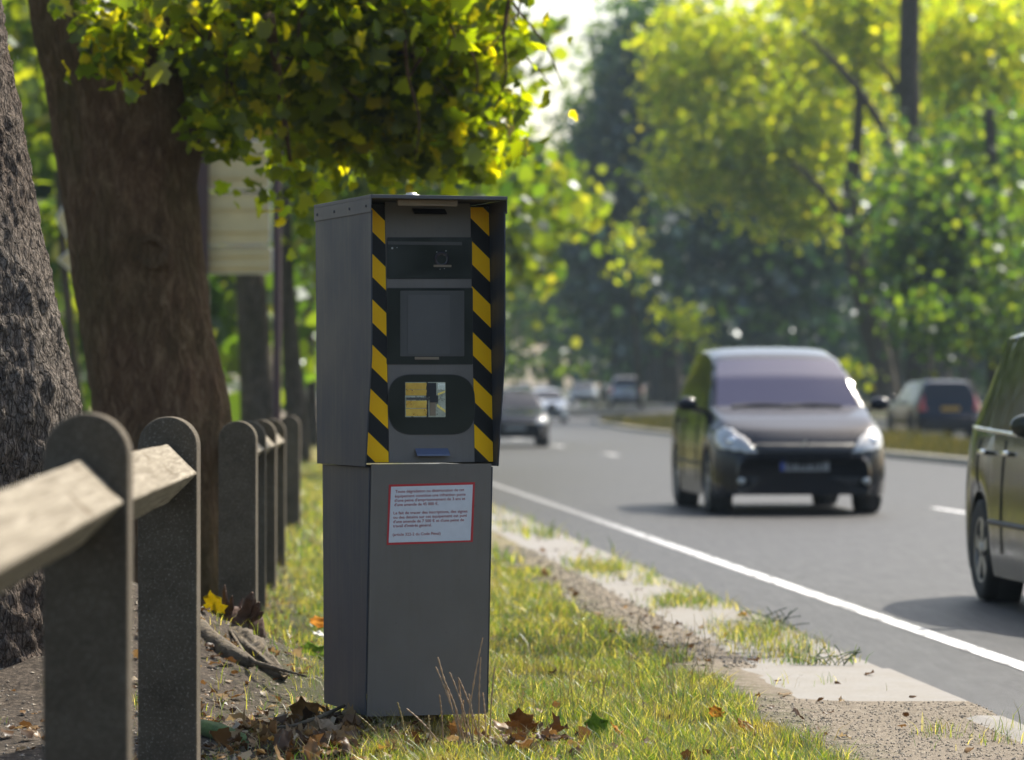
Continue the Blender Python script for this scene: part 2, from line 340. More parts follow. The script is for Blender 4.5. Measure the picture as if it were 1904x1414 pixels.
# ================================================================== SETTING
def mound(X, Y):
    return .50*math.exp(-((X+2.0)/.9)**2-((Y-17.9)/1.7)**2)
def gz(X, Y):                       # ground height
    u = X+.0753*Y-bend(Y)
    z = mound(X, Y)+.022*sstep(2.8, 2.3, u)
    if 1.9 < u < 3.3 and 16.2 < Y < 17.06: z += .013*sstep(16.2, 16.8, Y)
    if u < 3.3:
        k = sstep(2.5, 1.3, u)
        z += k*(.05*noise.noise(Vector((X*1.3, Y*1.1, 3)))+.022*noise.noise(Vector((X*6, Y*5, 1)))+.010*noise.noise(Vector((X*19, Y*15, 5))))-.008*(1-sstep(1.9, 2.3, u))-.001
        z += .10*sstep(-.8, -4, u)
    else:
        z += -.03 if u > 3.34 else -.003
        if u > 13.62:
            z = rise(u, Y)+(.10 if 13.9 < u < 17.9 and Y < 166 else -.03)
            if u > uo(Y)+.1: z = rise(u, Y)+.08
    return z
us = [-300, -200, -130, -80, -50, -30, -20, -14, -10]+list(np.arange(-8, -3, .5))+list(np.arange(-3, 3.5, .085))+[3.5, 4.2, 6, 8, 10, 12, 13.5, 13.7, 13.95, 14.5, 15, 16, 17, 17.8, 18.0, 18.1, 20, 24, 28, 28.6, 28.8, 30, 34, 40, 50, 70, 100, 150, 220, 320]
ys = list(np.arange(-12, 8, 2.))+list(np.arange(8, 12, .25))+list(np.arange(12, 23, .07))+list(np.arange(23, 34, .18))+list(np.arange(34, 60, .6))+list(np.arange(60, 180, 3))+list(np.arange(180, 400, 10))+[420, 460, 520, 600, 700, 850, 1100, 1500, 2200, 3500]
V_ = []; F_ = []; nu = len(us)
for Y in ys:
    for u in us:
        X = u-.0753*Y+bend(Y); V_.append((X, Y, gz(X, Y)))
for j in range(len(ys)-1):
    for i in range(nu-1):
        a = j*nu+i; F_.append((a, a+1, a+nu+1, a+nu))
tag(mk('ground', V_, F_, M['ground'], smooth=True), kind='structure')

def strip(name, u0, u1, ylist, z, mat, nu_=2, parent=None):
    v = []; f = []
    for Y in ylist:
        for k in range(nu_):
            ue = u1(Y) if callable(u1) else u1; u = u0+(ue-u0)*k/(nu_-1); v.append(P(u, Y, z+rise(u, Y)))
    for j in range(len(ylist)-1):
        for k in range(nu_-1):
            a = j*nu_+k; f.append((a, a+1, a+nu_+1, a+nu_))
    return mk(name, v, f, mat, parent)
YR = [-12, 0, 10, 20, 30, 40, 60, 80, 100]+list(range(110, 240, 6))+[260, 300, 360, 440, 540, 700]
tag(strip('road', 3.28, 13.66, YR, .0, M['asphalt'], 4), kind='structure')
tag(strip('far_road', 18.0, uo, [y for y in YR if uo(y) > 18.05], .0, M['asphalt'], 4), kind='structure')
tag(strip('road_junction', 13.66, lambda Y: min(18., uo(Y)), [y for y in YR if y > 164], .002, M['asphalt'], 6), kind='structure')
# markings: one edge line, dashed lane line
EL = strip('edge_line', 3.94, 4.065, [y for y in YR if y < 300], .004, M['paint_worn_fading'])
tag(EL, kind='structure')
V_ = []; F_ = []
for k in range(-3, 22):
    y0 = 42.4+13*k
    for q in (y0, y0+3): V_ += [P(8.30, q, .004+rise(8.3, q)), P(8.43, q, .004+rise(8.3, q))]
    n = len(V_)-4; F_.append((n, n+1, n+3, n+2))
tag(mk('lane_line', V_, F_, M['paint']), kind='structure')
# kerbs: swept profile
def kerb(name, u, ylist, side):
    prof = [(0, -.05), (0, .115), (.02*side, .135), (.17*side, .135), (.17*side, -.05)]
    v = []; f = []; n = len(prof)
    for Y in ylist:
        uu = u(Y) if callable(u) else u
        for du, z in prof: v.append(P(uu+du, Y, z+rise(uu, Y)))
    for j in range(len(ylist)-1):
        for k in range(n-1):
            q = (j*n+k, j*n+k+1, (j+1)*n+k+1, (j+1)*n+k); f.append(q if side < 0 else q[::-1])
    f += [tuple(range(n)), tuple(range(len(v)-n, len(v)))]
    return mk(name, v, f, M['kerb'])
YK = [y for y in YR if y < 166]+[166]
tag(kerb('median_kerb', 13.62, YK, 1), 'pale stone kerb along the near edge of the grassy median', 'kerb')
tag(kerb('median_kerb', 18.04, YK, -1), 'stone kerb along the far edge of the grassy median strip', 'kerb')
tag(kerb('pavement_kerb', uo, YR, 1), 'kerb at the foot of the woods beyond the far carriageway', 'kerb')
# gutter slabs between verge and road
def slab(y0, y1, u0, u1, name, lab, dz=0):
    m = MB(); v = []
    nx, ny = 30, max(4, int((y1-y0)/.12))
    for j in range(ny+1):
        Y = y0+(y1-y0)*j/ny
        for i in range(nx+1):
            u = u0+(u1-u0)*i/nx
            if i == 0 and u0 < 3: u += .09*noise.noise(Vector((Y*1.3, 0, 4)))
            v.append(P(u, Y, dz+.004-.002*i/nx-.014*sstep(.38+.45*noise.noise(Vector((Y*1.9, u*2, 3)))+.2*noise.noise(Vector((Y*7, u*7, 1))), 0, i/nx)+.001*noise.noise(Vector((u*9, Y*9, 0)))))
    f = [(j*(nx+1)+i, j*(nx+1)+i+1, (j+1)*(nx+1)+i+1, (j+1)*(nx+1)+i) for j in range(ny) for i in range(nx)]
    n = len(v); v += [P(u0, y0, -.05), P(u1, y0, -.05)]
    f.append((n, n+1)+tuple(range(nx, -1, -1)))
    tag(mk(name, v, f, M['slab'], smooth=False), lab, 'slab', 'concrete gutter slabs beside the road')
slab(17.05, 19.1, 2.0, 3.3, 'gutter_slab', 'pale concrete slab closest to the gravel patch by the road edge', .006)
slab(19.13, 22.4, 2.2, 3.28, 'gutter_slab', 'soil-stained concrete slab just beyond the pale bare one')
slab(22.43, 27.5, 2.2, 3.28, 'gutter_slab', 'concrete slab with grass tufts growing over its road side')
slab(27.53, 33.5, 2.2, 3.28, 'gutter_slab', 'concrete slab level with the front of the dark minivan')
slab(33.53, 46, 2.2, 3.28, 'gutter_slab', 'farthest sandy gutter slab just right of the cabinet waist')
slab(13.2, 16.3, 3.12, 3.29, 'edge_slab', 'narrow pale concrete edging block beside the gravel patch', .008)

# ================================================================== LEAF MESH BUILDER
def leaf_shape(kind):
    if kind == 'maple':
        a = [(0, 0), (.14, .03), (.40, -.03), (.42, .14), (.60, .30), (.38, .38), (.46, .66), (.22, .60), (.14, .80), (0, .98), (-.13, .79), (-.23, .61), (-.45, .64), (-.38, .40), (-.61, .28), (-.43, .13), (-.38, -.04), (-.13, .02)]
    elif kind == 'oval': a = [(0, 0), (.22, .25), (.25, .55), (0, 1), (-.25, .55), (-.22, .25)]
    else: a = [(0, 0), (.42, .30), (.34, .72), (0, 1), (-.38, .68), (-.40, .25)]
    return np.array([(x, y, -.35*abs(x)**1.5+.10*y*y) for x, y in a])
def cards(name, pos, size, shape, mat, parent=None, droop=.4, world=True, up=None):
    base = leaf_shape(shape); k = len(base); n = len(pos)
    pos = np.asarray(pos, float); size = np.asarray(size, float).reshape(n, 1, 1)
    yv = rng.normal(size=(n, 3)); yv[:, 2] -= droop; yv /= np.linalg.norm(yv, axis=1, keepdims=True)
    r = rng.normal(size=(n, 3))
    if up is not None: yv[:, 2] *= .25; yv /= np.linalg.norm(yv, axis=1, keepdims=True); r = np.cross(yv, np.array([0, 0, 1.])+rng.normal(size=(n, 3))*up)
    xv = r-(r*yv).sum(1, keepdims=True)*yv; xv /= np.linalg.norm(xv, axis=1, keepdims=True)
    zv = np.cross(xv, yv)
    b = base[None]*size
    v = pos[:, None]+b[:, :, :1]*xv[:, None]+b[:, :, 1:2]*yv[:, None]+b[:, :, 2:3]*zv[:, None]
    v = v.reshape(-1, 3)
    if parent is not None and world: v = v-np.array(parent.location)
    me = bpy.data.meshes.new(name); me.vertices.add(n*k); me.loops.add(n*k); me.polygons.add(n)
    me.vertices.foreach_set('co', v.astype(np.float32).ravel()); me.loops.foreach_set('vertex_index', np.arange(n*k, dtype=np.int32))
    me.polygons.foreach_set('loop_start', np.arange(0, n*k, k, dtype=np.int32)); me.polygons.foreach_set('loop_total', np.full(n, k, dtype=np.int32))
    me.materials.append(mat); me.update(calc_edges=True)
    o = bpy.data.objects.new(name, me); COL.objects.link(o)
    if parent is not None: o.parent = parent
    return o
def curled(size_, k, seed, cuts=1, curl=1.):
    base = leaf_shape('maple'); b = bmesh.new(); rr = random.Random(seed)
    f = b.faces.new([b.verts.new((x*(1+rr.uniform(-.1, .1)), y-.5, 0)) for x, y, z in base]); bmesh.ops.triangulate(b, faces=[f])
    if cuts: bmesh.ops.subdivide_edges(b, edges=b.edges, cuts=cuts, use_grid_fill=True)
    c1_, c2_ = rr.uniform(-.3, 1.3)*curl, rr.uniform(-.5, .9)*curl; ax = rr.uniform(0, 6.28)
    for v in b.verts:
        x, y = v.co.x, v.co.y; q = x*math.cos(ax*.3)+y*math.sin(ax*.3)*.4
        v.co.z = c1_*1.2*q*q+c2_*.7*y*y-.22*abs(x)+.16*noise.noise(Vector((x*3.5, y*3.5, seed))); v.co.x *= 1-.5*min(.8, abs(c1_)*abs(x)); v.co.y *= 1-.25*abs(c2_)*abs(y)
    bmesh.ops.triangulate(b, faces=b.faces); b.verts.index_update()
    r = np.array([v.co[:] for v in b.verts]), np.array([[v.index for v in f.verts] for f in b.faces]); b.free(); return r
def leaves3d(name, pos, size, mat, parent=None, flat=None, cuts=0, curl=.6, droop=.5, nvar=9):
    """curled leaves: a few leaf shapes repeated with their own turn and size, one mesh"""
    pos = np.asarray(pos, float); n = len(pos); size = np.broadcast_to(np.asarray(size, float), (n,)); which = rng.integers(0, nvar, n); VV = []; FF = []; o_ = 0
    if flat is None:
        y_ = rng.normal(size=(n, 3)); y_[:, 2] -= droop
        r = rng.normal(size=(n, 3))
    else:
        y_ = rng.normal(size=(n, 3)); y_[:, 2] *= flat; r = np.cross(y_, np.array([0, 0, 1.])+rng.normal(size=(n, 3))*flat)
    y_ /= np.linalg.norm(y_, axis=1, keepdims=True); x_ = r-(r*y_).sum(1, keepdims=True)*y_; x_ /= np.linalg.norm(x_, axis=1, keepdims=True); z_ = np.cross(x_, y_)
    for k in range(nvar):
        b, f = curled(1, k, k*7+3, cuts, curl); m = np.where(which == k)[0]
        if not len(m): continue
        bb = b[None]*size[m][:, None, None]
        v = pos[m][:, None]+bb[:, :, :1]*x_[m][:, None]+bb[:, :, 1:2]*y_[m][:, None]+bb[:, :, 2:3]*z_[m][:, None]
        VV.append(v.reshape(-1, 3)); FF.append((f[None]+(np.arange(len(m))*len(b))[:, None, None]+o_).reshape(-1, 3)); o_ += len(m)*len(b)
    v = np.concatenate(VV); f = np.concatenate(FF)
    if parent is not None: v = v-np.array(parent.location)
    me = bpy.data.meshes.new(name); me.vertices.add(len(v)); me.loops.add(len(f)*3); me.polygons.add(len(f))
    me.vertices.foreach_set('co', v.astype(np.float32).ravel()); me.loops.foreach_set('vertex_index', f.astype(np.int32).ravel())
    me.polygons.foreach_set('loop_start', np.arange(0, len(f)*3, 3, dtype=np.int32)); me.polygons.foreach_set('loop_total', np.full(len(f), 3, dtype=np.int32))
    me.materials.append(mat); me.update(calc_edges=True); me.polygons.foreach_set('use_smooth', [True]*len(f))
    o = bpy.data.objects.new(name, me); COL.objects.link(o)
    if parent is not None: o.parent = parent
    return o
def blob_points(blobs, twig=.35):
    """blobs: (centre, (rx,ry,rz), n): clumpy fill - sub-clusters spread through each ellipsoid"""
    out = []
    for c, r, n in blobs:
        ns = max(4, int(n/26)); r = np.array(r)
        d = rng.normal(size=(ns, 3)); d /= np.linalg.norm(d, axis=1, keepdims=True)
        sub = np.array(c)+d*(rng.random((ns, 1))**(1/2.2))*r
        w_ = rng.random(ns)**1.5+.15; w_ /= w_.sum(); idx = rng.choice(ns, n, p=w_)
        s = twig*(.6+.8*rng.random(ns))[idx][:, None]
        out.append(sub[idx]+rng.normal(size=(n, 3))*s*np.array([1, 1, .7]))
    return np.concatenate(out)
def trunk_mesh(pts, rad, n=24, seed=0, lump=.12, fine=0., steps=6):
    # smooth the path
    P_ = []; R_ = []
    for i in range(len(pts)-1):
        for k in range(steps):
            t = k/steps; p0 = pts[max(i-1, 0)]; p1 = pts[i]; p2 = pts[i+1]; p3 = pts[min(i+2, len(pts)-1)]
            q = .5*((2*p1)+(p2-p0)*t+(2*p0-5*p1+4*p2-p3)*t*t+(3*p1-p0-3*p2+p3)*t**3)
            P_.append(q); R_.append(rad[i]+(rad[i+1]-rad[i])*t)
    P_.append(pts[-1]); R_.append(rad[-1])
    m = MB()
    def dsp(th, i, p):
        v = Vector((math.cos(th)*1.6, math.sin(th)*1.6, p.z*.8+seed))
        d = 1+lump*noise.noise(v)+.5*lump*noise.noise(v*2.7)
        if fine:
            q = Vector((math.cos(th)*p_r[0]*13, math.sin(th)*p_r[0]*13, p.z*9))
            q += Vector((noise.noise(q*.8), noise.noise(q*.8+Vector((5, 0, 0))), 0))*.5
            d += fine*(abs(noise.noise(q))*1.6-.5+.7*noise.noise(q*2.3)+.4*noise.noise(q*5))
        return d
    p_r = [sum(rad)/len(rad)]
    m.tube([tuple(p) for p in P_], R_, n, True, dsp)
    return m

# ================================================================== TREES
def tree(label, trunks, blobs, leafm, barkm, lsize, shape='kite', group=None, name='plane_tree', twig=.35, droop=.4, seed=0, cat='tree', lump=.12, fine=0, n=20, steps=6, crown=True):
    base = trunks[0][0][0]
    t = thing(name, label, cat, (base.x, base.y, 0), 0, group)
    tr = trunk_mesh(trunks[0][0], trunks[0][1], n, seed, lump, fine, steps).go('trunk', M[barkm], t, True)
    for pts, rad in trunks[1:]: trunk_mesh(pts, rad, 9, seed+3, .08).go('limb', M[barkm], t, True)
    if blobs:
        p = blob_points(blobs, twig)
        if shape == 'maple': leaves3d('crown', p, lsize*(.45+.9*rng.random(len(p))**1.2), M[leafm], t)
        else: cards('crown', p, lsize*(.6+.8*rng.random(len(p))), shape, M[leafm], t, droop)
    return t
V3 = Vector
# near bark trunk at the left edge
D = 17.
def tp(xl, y, D=D): return W(xl, y, D)
pts = [V3((-2.78, 17., -.1)), V3((-2.76, 17., .35)), V3((-2.78, 17., .85)), W(-210, 760, 17), W(-232, 450, 17), W(-262, 250, 17), W(-300, 0, 17), W(-330, -700, 17), W(-420, -1500, 17)]
rad = [1.12, .98, .88, .845, .73, .70, .70, .62, .5]
tnear = tree('thick grey-barked trunk filling the left edge behind the fence', [(pts, rad)], [((-4.6, 18.5, 6.6), (2.6, 2.4, 1.6), 2600)], 'leaf_near', 'bark_grey', .2, 'kite', twig=.4, lump=.05, fine=.022, n=340, steps=44)
# brown trunk behind the fence and its low canopy
D = 24.
pts = [W(296, 1150, D), W(298, 1000, D), W(300, 780, D), W(276, 620, D), W(258, 480, D), W(238, 330, D), W(216, 180, D), W(182, 0, D), W(140, -300, D), W(120, -900, D), W(160, -1500, D)]
rad = [.56, .50, .425, .41, .405, .40, .405, .43, .42, .36, .28]
def lb(px, py, D, rx, ry, rd, n): c = W(px, py, D); return (tuple(c), (rx/F*D, rd, ry/F*D), n)
limbs = [([W(330, 330, 24), W(360, 250, 24.3), W(420, 120, 24.8), W(580, 0, 25), W(800, -120, 25)], [.13, .09, .07, .05, .03]),
         ([W(200, -150, 24), W(420, -330, 24.5), W(700, -480, 25), W(1200, -560, 25.2), W(2000, -620, 25.2)], [.2, .14, .09, .06, .03]),
         ([W(560, 0, 25.2), W(640, 90, 25.3), W(740, 180, 25.4)], [.03, .02, .01]),
         ([W(500, 30, 23.2), W(520, 160, 23.6), W(540, 300, 24)], [.04, .025, .01]),
         ([W(740, -60, 24), W(860, 60, 24.2), W(930, 170, 24.4)], [.04, .025, .01])]
blobs = [lb(560, 20, 24.5, 400, 95, 1.5, 2300), lb(750, 70, 24.5, 165, 130, 1.3, 1600), lb(480, 130, 24, 180, 60, .9, 650), lb(720, 190, 24.6, 210, 80, 1., 1100),
         lb(630, 270, 25, 170, 45, .8, 420), lb(820, 270, 25, 110, 50, .7, 260), lb(230, 50, 23, 90, 60, .5, 330), lb(420, 225, 23.5, 80, 30, .3, 90), lb(540, 345, 24.5, 50, 30, .25, 60), lb(860, 110, 24.5, 42, 150, .5, 330), lb(870, 225, 24.2, 60, 50, .4, 170), ((3.6, 25.2, 6.0), (1.5, 1.1, .45), 600),
         ((-.6, 26, 5.3), (2.6, 2.4, .8), 2900), ((-2.6, 25.3, 4.7), (1.8, 2.0, .6), 1300), ((-2.2, 25, 7.4), (3.2, 3.6, 1.4), 1000), ((2.4, 27.5, 7.6), (.9, 1., .5), 160), ((-4.5, 26, 6.), (2.2, 3, 2.2), 1500)]
rt_ = random.Random(4)
for _ in range(46):
    x = rt_.uniform(200, 960); y = rt_.uniform(-90, 150); D_ = rt_.uniform(23.6, 25.4); a_ = W(x, y, D_); d_ = V3((rt_.uniform(-.2, .6), rt_.uniform(-.3, .3), -rt_.uniform(.25, .6)))
    limbs.append(([a_-d_*.5, a_, a_+d_*.5+V3((.05, 0, 0)), a_+d_], [.014, .011, .007, .003]))
big = tree('broad leaning brown trunk with a dark low canopy overhead', [(pts, rad)]+limbs, blobs, 'leaf_near', 'bark_brown', .125, 'maple', name='maple_tree', twig=.16, lump=.09, fine=.02, n=90, steps=12, droop=.7)
for o in big.children:
    if o.name.startswith('trunk'):
        kn = MB(); c = W(284, 470, 23.6); kn.lathe([(.0, -.03), (.03, -.01), (.06, .012), (.085, .026), (.11, .01), (.14, -.05)], c, (-.05, -1, 0), 28)
        kn.v = [c+(v-c)*(1+.28*noise.noise((v-c)*9))+V3((0, .02*noise.noise(v*22), 0)) for v in kn.v]; kn.go('knot', M['bark_brown'], big, True)
# ---- trees of the left row further on
def simple_trunk(pxs, rs, D): return ([W(x, y, D) for x, y in pxs], [r*D/F for r in rs])
EX = (0, -300)
tree('grey trunk below the sign panels, wider of that pair', [simple_trunk([(492, 900), (484, 790), (474, 640), (466, 500), (455, 300), (450, 60)], [46, 36, 30, 28, 25, 22], 62)],
     [lb(560, 120, 62, 260, 130, 4, 2200), lb(700, 330, 62, 130, 90, 3, 700), lb(860, 300, 62, 110, 110, 3, 800), lb(640, -150, 62, 330, 200, 5, 1800)], 'leaf_green', 'bark_far', .24, 'kite', 'avenue trees left of the road', twig=.3, seed=2)
tree('pale trunk rising just left of the grey cabinet', [simple_trunk([(556, 880), (552, 780), (540, 640), (530, 480), (528, 300), (535, 60)], [26, 22, 17, 15, 14, 12], 70)],
     [lb(700, 400, 74, 120, 90, 5, 800), lb(890, 200, 76, 70, 150, 4, 600), lb(960, 360, 76, 55, 60, 4, 360), lb(620, 420, 72, 70, 80, 3, 260), lb(800, 100, 74, 200, 160, 6, 1300)], 'leaf_mid', 'bark_far', .3, 'kite', 'avenue trees left of the road', twig=.4, seed=4)
tree('slim dark trunk touching the left side of the cabinet', [simple_trunk([(585, 840), (580, 740), (572, 560), (566, 300)], [13, 11, 10, 8], 95)],
     [lb(965, 340, 104, 40, 60, 4, 220), lb(960, 430, 108, 50, 130, 5, 700), lb(1050, 365, 106, 30, 45, 3, 120), lb(1010, 400, 112, 50, 60, 3, 220), lb(780, 450, 100, 160, 160, 6, 900)], 'leaf_mid', 'bark_far', .36, 'kite', 'avenue trees left of the road', twig=.5, seed=6)
# ---- trees beyond the far carriageway (each its own crown)
GR = 'trees beyond the far carriageway'
D = 172.
tree('yellow-green tree with forked trunk above the dark minivan', [simple_trunk([(1648, 760), (1630, 640), (1604, 540), (1582, 420), (1585, 330), (1598, 200), (1590, 20)], [27, 23, 22, 19, 15, 10, 6], D-14),
     simple_trunk([(1590, 470), (1560, 400), (1520, 345), (1470, 300)], [11, 9, 7, 4], D-14), simple_trunk([(1600, 420), (1640, 370), (1680, 300)], [9, 7, 4], D-14)],
     [lb(1340, 110, D, 130, 130, 4, 5491), lb(1450, 260, D-3, 150, 110, 4, 5491), lb(1300, 290, D-4, 80, 90, 3, 2584), lb(1540, 100, D, 110, 120, 4, 3876), lb(1480, 385, D-4, 90, 45, 2.5, 1679), lb(1260, 170, D-2, 45, 80, 2, 969), lb(1560, 250, D+3, 110, 60, 3, 1615)],
     'leaf_yellow', 'bark_far', .27, 'kite', GR, twig=.75, seed=1)
D = 150.
tree('tall tree with dark straight trunk and slanting limb against yellow foliage', [simple_trunk([(1712, 770), (1706, 640), (1700, 480), (1695, 330), (1690, 180), (1692, 0), (1698, -200)], [30, 24, 21, 20, 20, 19, 14], D-12),
     simple_trunk([(1665, 330), (1640, 240), (1590, 160), (1535, 100), (1490, 60)], [11, 9, 8, 6, 3], D-12), simple_trunk([(1690, 200), (1660, 150), (1630, 110)], [8, 6, 3], D-12)],
     [lb(1810, 100, D, 130, 130, 4, 5491), lb(1640, 50, D+8, 110, 90, 3, 2907), lb(1870, 280, D, 90, 110, 4, 2261), lb(1760, 250, D+6, 80, 100, 3, 1615), lb(1560, 0, D+8, 120, 60, 3, 1615)],
     'leaf_yellow', 'bark_far', .27, 'kite', GR, twig=.75, seed=5)
D = 128.
tree('mid-green tree whose foliage hangs low over the parked four-wheel drive', [simple_trunk([(1860, 780), (1850, 600), (1845, 400), (1840, 200)], [22, 18, 15, 10], D)],
     [lb(1790, 440, D, 130, 120, 4, 4845), lb(1745, 500, D, 60, 80, 3, 2584), lb(1860, 560, D-3, 80, 90, 4, 1938), lb(1730, 350, D+4, 90, 70, 3, 1615), lb(1840, 300, D+3, 110, 90, 3, 1938), lb(1730, 590, D-6, 30, 25, 1.5, 290), lb(1780, 590, D-6, 60, 30, 1.5, 323)], 'leaf_green', 'bark_far', .27, 'kite', GR, twig=.8, seed=8)
D = 230.
tree('tall dark tree standing at the right of the gap of sky', [simple_trunk([(1250, 760), (1240, 500), (1220, 300), (1200, 100)], [20, 15, 11, 6], D)],
     [lb(1215, 130, D, 70, 120, 5, 4845), lb(1160, 300, D, 60, 130, 5, 4845), lb(1230, 370, D, 110, 130, 5, 5814), lb(1100, 470, D, 60, 110, 5, 2907), lb(1180, 560, D-4, 100, 70, 4, 2907)], 'leaf_dark', 'bark_far', .4, 'kite', GR, twig=1.0, seed=9)
D = 262.
tree('lighter green tree along the right edge of the sky gap', [simple_trunk([(1150, 750), (1140, 500), (1120, 300), (1110, 100)], [16, 12, 9, 5], D)],
     [lb(1085, 340, D, 24, 100, 4, 1356), lb(1150, 130, D, 22, 80, 4, 1356), lb(1105, 240, D, 26, 60, 4, 1227), lb(1045, 430, D, 40, 90, 4, 1615), lb(1195, 50, D, 36, 50, 4, 1356)], 'leaf_green', 'bark_far', .42, 'kite', GR, twig=1.1, seed=10)
D = 300.
tree('farthest bluish tree closing the end of the avenue', [simple_trunk([(1030, 745), (1025, 600), (1020, 450)], [12, 9, 6], D)],
     [lb(1010, 470, D, 60, 90, 6, 2907), lb(1060, 560, D, 60, 70, 6, 2261), lb(990, 560, D, 50, 50, 5, 1130)], 'leaf_green', 'bark_far', .55, 'kite', GR, twig=1.3, seed=11)
D = 140.
for q, (lab, tr, bl) in enumerate([
    ('low sunlit yellow sapling showing left of the minivan roof', [(1300, 760), (1290, 680), (1270, 610)], [(1255, 590, 40, 38, 170), (1290, 640, 30, 20, 50), (1235, 625, 18, 12, 22)]),
    ('small yellow-leaved shoot above the far bright cars', [(1190, 755), (1180, 600), (1165, 450)], [(1165, 445, 30, 26, 90), (1185, 500, 30, 22, 80)]),
    ('young leafy tree beside the minivan roof on its right', [(1590, 770), (1588, 720), (1584, 680)], [(1585, 700, 22, 36, 90)])]):
    tree(lab, [simple_trunk(tr, [5, 4, 2], 150)], [lb(x, y, 150, rx, ry, 1, n) for x, y, rx, ry, n in bl], 'leaf_yellow', 'bark_far', .24, 'kite', GR, name='young_tree', twig=.35)
# bare woodland trunks one can tell apart
k = 0
for lab, x, D, wd in [('dark trunk just left of the far parked blue car', 1040, 430, 9), ('dark trunk straight behind the far parked blue car', 1083, 400, 12), ('slim dark trunk between the blue car and the small off-roader', 1128, 330, 9),
                      ('dark trunk rising behind the small off-roader', 1168, 290, 11), ('thick dark trunk left of the minivan', 1218, 255, 13), ('dark trunk at the minivan left shoulder', 1262, 232, 10),
                      ('dark trunk between the minivan and the four-wheel drive', 1665, 185, 14), ('dark broad trunk behind the four-wheel drive', 1748, 176, 24), ('dark trunk right of the four-wheel drive', 1800, 190, 12)]:
    tree(lab, [simple_trunk([(x, 770), (x-4+random.uniform(-3, 3), 660), (x+random.uniform(-9, 9), 520), (x+random.uniform(-14, 14), 330)], [wd*1.2, wd, wd*.8, wd*.5], D)],
         [lb(x, 430, D, 55, 90, 3, 380)], 'leaf_dark', 'bark_far', .5, 'kite', GR, name='woodland_tree', twig=.9, seed=20+k); k += 1
# wood closing the background: one mass
bl = []
for i in range(90):
    u = random.uniform(46, 105); Y = random.uniform(190, 420); p = P(u, Y); h = random.uniform(14, 24)
    bl.append(((p.x, p.y, h*.55), (6, 6, h*.42), 420))
for i in range(56):
    x = random.uniform(1150, 1904); D = random.uniform(255, 330); c = W(x, random.uniform(560, 700), D); bl.append(((c.x, c.y, c.z), (6, 5, 4), 300))
for i in range(40):
    x = random.uniform(1470, 2060); D = random.uniform(240, 330); c = W(x, random.uniform(0, 560), D); bl.append(((c.x, c.y, c.z), (7, 6, 6), 330))
for x in (1330, 1380, 1430, 1480, 1350, 1450, 1520):
    c = W(x, random.uniform(390, 560), 215); bl.append(((c.x, c.y, c.z), (3.5, 4, 3), 330))
p = blob_points(bl, 1.5); tag(cards('wood', p, .7*(.6+.8*rng.random(len(p))), 'kite', M['leaf_dark']), 'dark wood closing the view behind the roadside trees', 'wood', kind='stuff')
bl = []
for i in range(60):                  # beyond the left fence
    Y = random.uniform(75, 220); x = random.uniform(-250, 640); c = W(x, random.uniform(-250, 660), Y)
    bl.append(((c.x, c.y, max(c.z, 1.5)), (3.4, 4, 2.8), 260))
for i in range(26):
    Y = random.uniform(230, 330); c = W(random.uniform(560, 1010), random.uniform(480, 690), Y); bl.append(((c.x, c.y, c.z), (6, 5, 4), 200))
p = blob_points(bl, .9); tag(cards('wood', p, .6*(.6+.8*rng.random(len(p))), 'kite', M['leaf_green']), 'green sunlit wood behind the fence and signs', 'wood', kind='stuff')
bl = [lb(90, 60, 60, 90, 120, 2, 420), lb(110, 180, 58, 60, 60, 2, 200), lb(60, 200, 58, 40, 40, 1, 80), lb(120, 420, 66, 60, 90, 2, 150), lb(130, 600, 66, 50, 90, 2, 130)]
tree('yellow-leaved tree glimpsed between the two big left trunks', [simple_trunk([(150, 780), (120, 500), (100, 200), (80, -50)], [9, 8, 6, 4], 62)], bl, 'leaf_mid', 'bark_far', .26, 'kite', name='young_tree', twig=.35)

bl = []
for i in range(26):                  # unseen avenue trees behind the viewer, added to darken the cabinet front
    sd_ = random.choice((-1, 1, 1)); Y = -random.uniform(6, 90)
    X = random.uniform(-20, -8) if sd_ < 0 else random.uniform(17, 36)
    bl.append(((X, Y, random.uniform(1.5, 13)), (4.5, 5, 3.5), 70))
for i in range(14): bl.append(((random.uniform(-20, 30), -random.uniform(80, 105), random.uniform(1, 15)), (6, 4, 4), 90))
p = blob_points(bl, 1.5); tag(cards('wood', p, 1.5*(.6+.8*rng.random(len(p))), 'kite', M['leaf_dark']), 'unseen avenue trees added behind the viewer to dim the cabinet front', 'wood', kind='stuff')

# ================================================================== FENCE
def post(label, px, top_py, D, wid=.2, yaw=0, top_w=None):
    zt = H_EYE-(top_py-726)/F*D; X = (px-952)/F*D; zb = gz(X, D)-.12; r = wid/2; th = .125
    prof = [(-r, zb), (r, zb)]+[(r*math.cos(a), zt-r+r*math.sin(a)) for a in np.linspace(0, math.pi, 26)]
    b = bmesh.new()
    f = b.faces.new([b.verts.new((x, -th/2, z)) for x, z in prof]); e = bmesh.ops.extrude_face_region(b, geom=[f])
    bmesh.ops.translate(b, vec=(0, th, 0), verts=[g for g in e['geom'] if isinstance(g, bmesh.types.BMVert)])
    bmesh.ops.recalc_face_normals(b, faces=b.faces)
    rim = [e for e in b.edges if abs(e.verts[0].co.y-e.verts[1].co.y) < 1e-6]
    bmesh.ops.bevel(b, geom=rim, offset=.008, segments=2, affect='EDGES', profile=.6)
    me = bpy.data.meshes.new('fence_post'); b.to_mesh(me); b.free(); me.materials.append(M['concrete'])
    o = bpy.data.objects.new('fence_post', me); COL.objects.link(o); o.location = (X, D, 0); o.rotation_euler = (0, 0, yaw)
    return tag(o, label, 'post', 'concrete fence posts'), V3((X, D, zt))
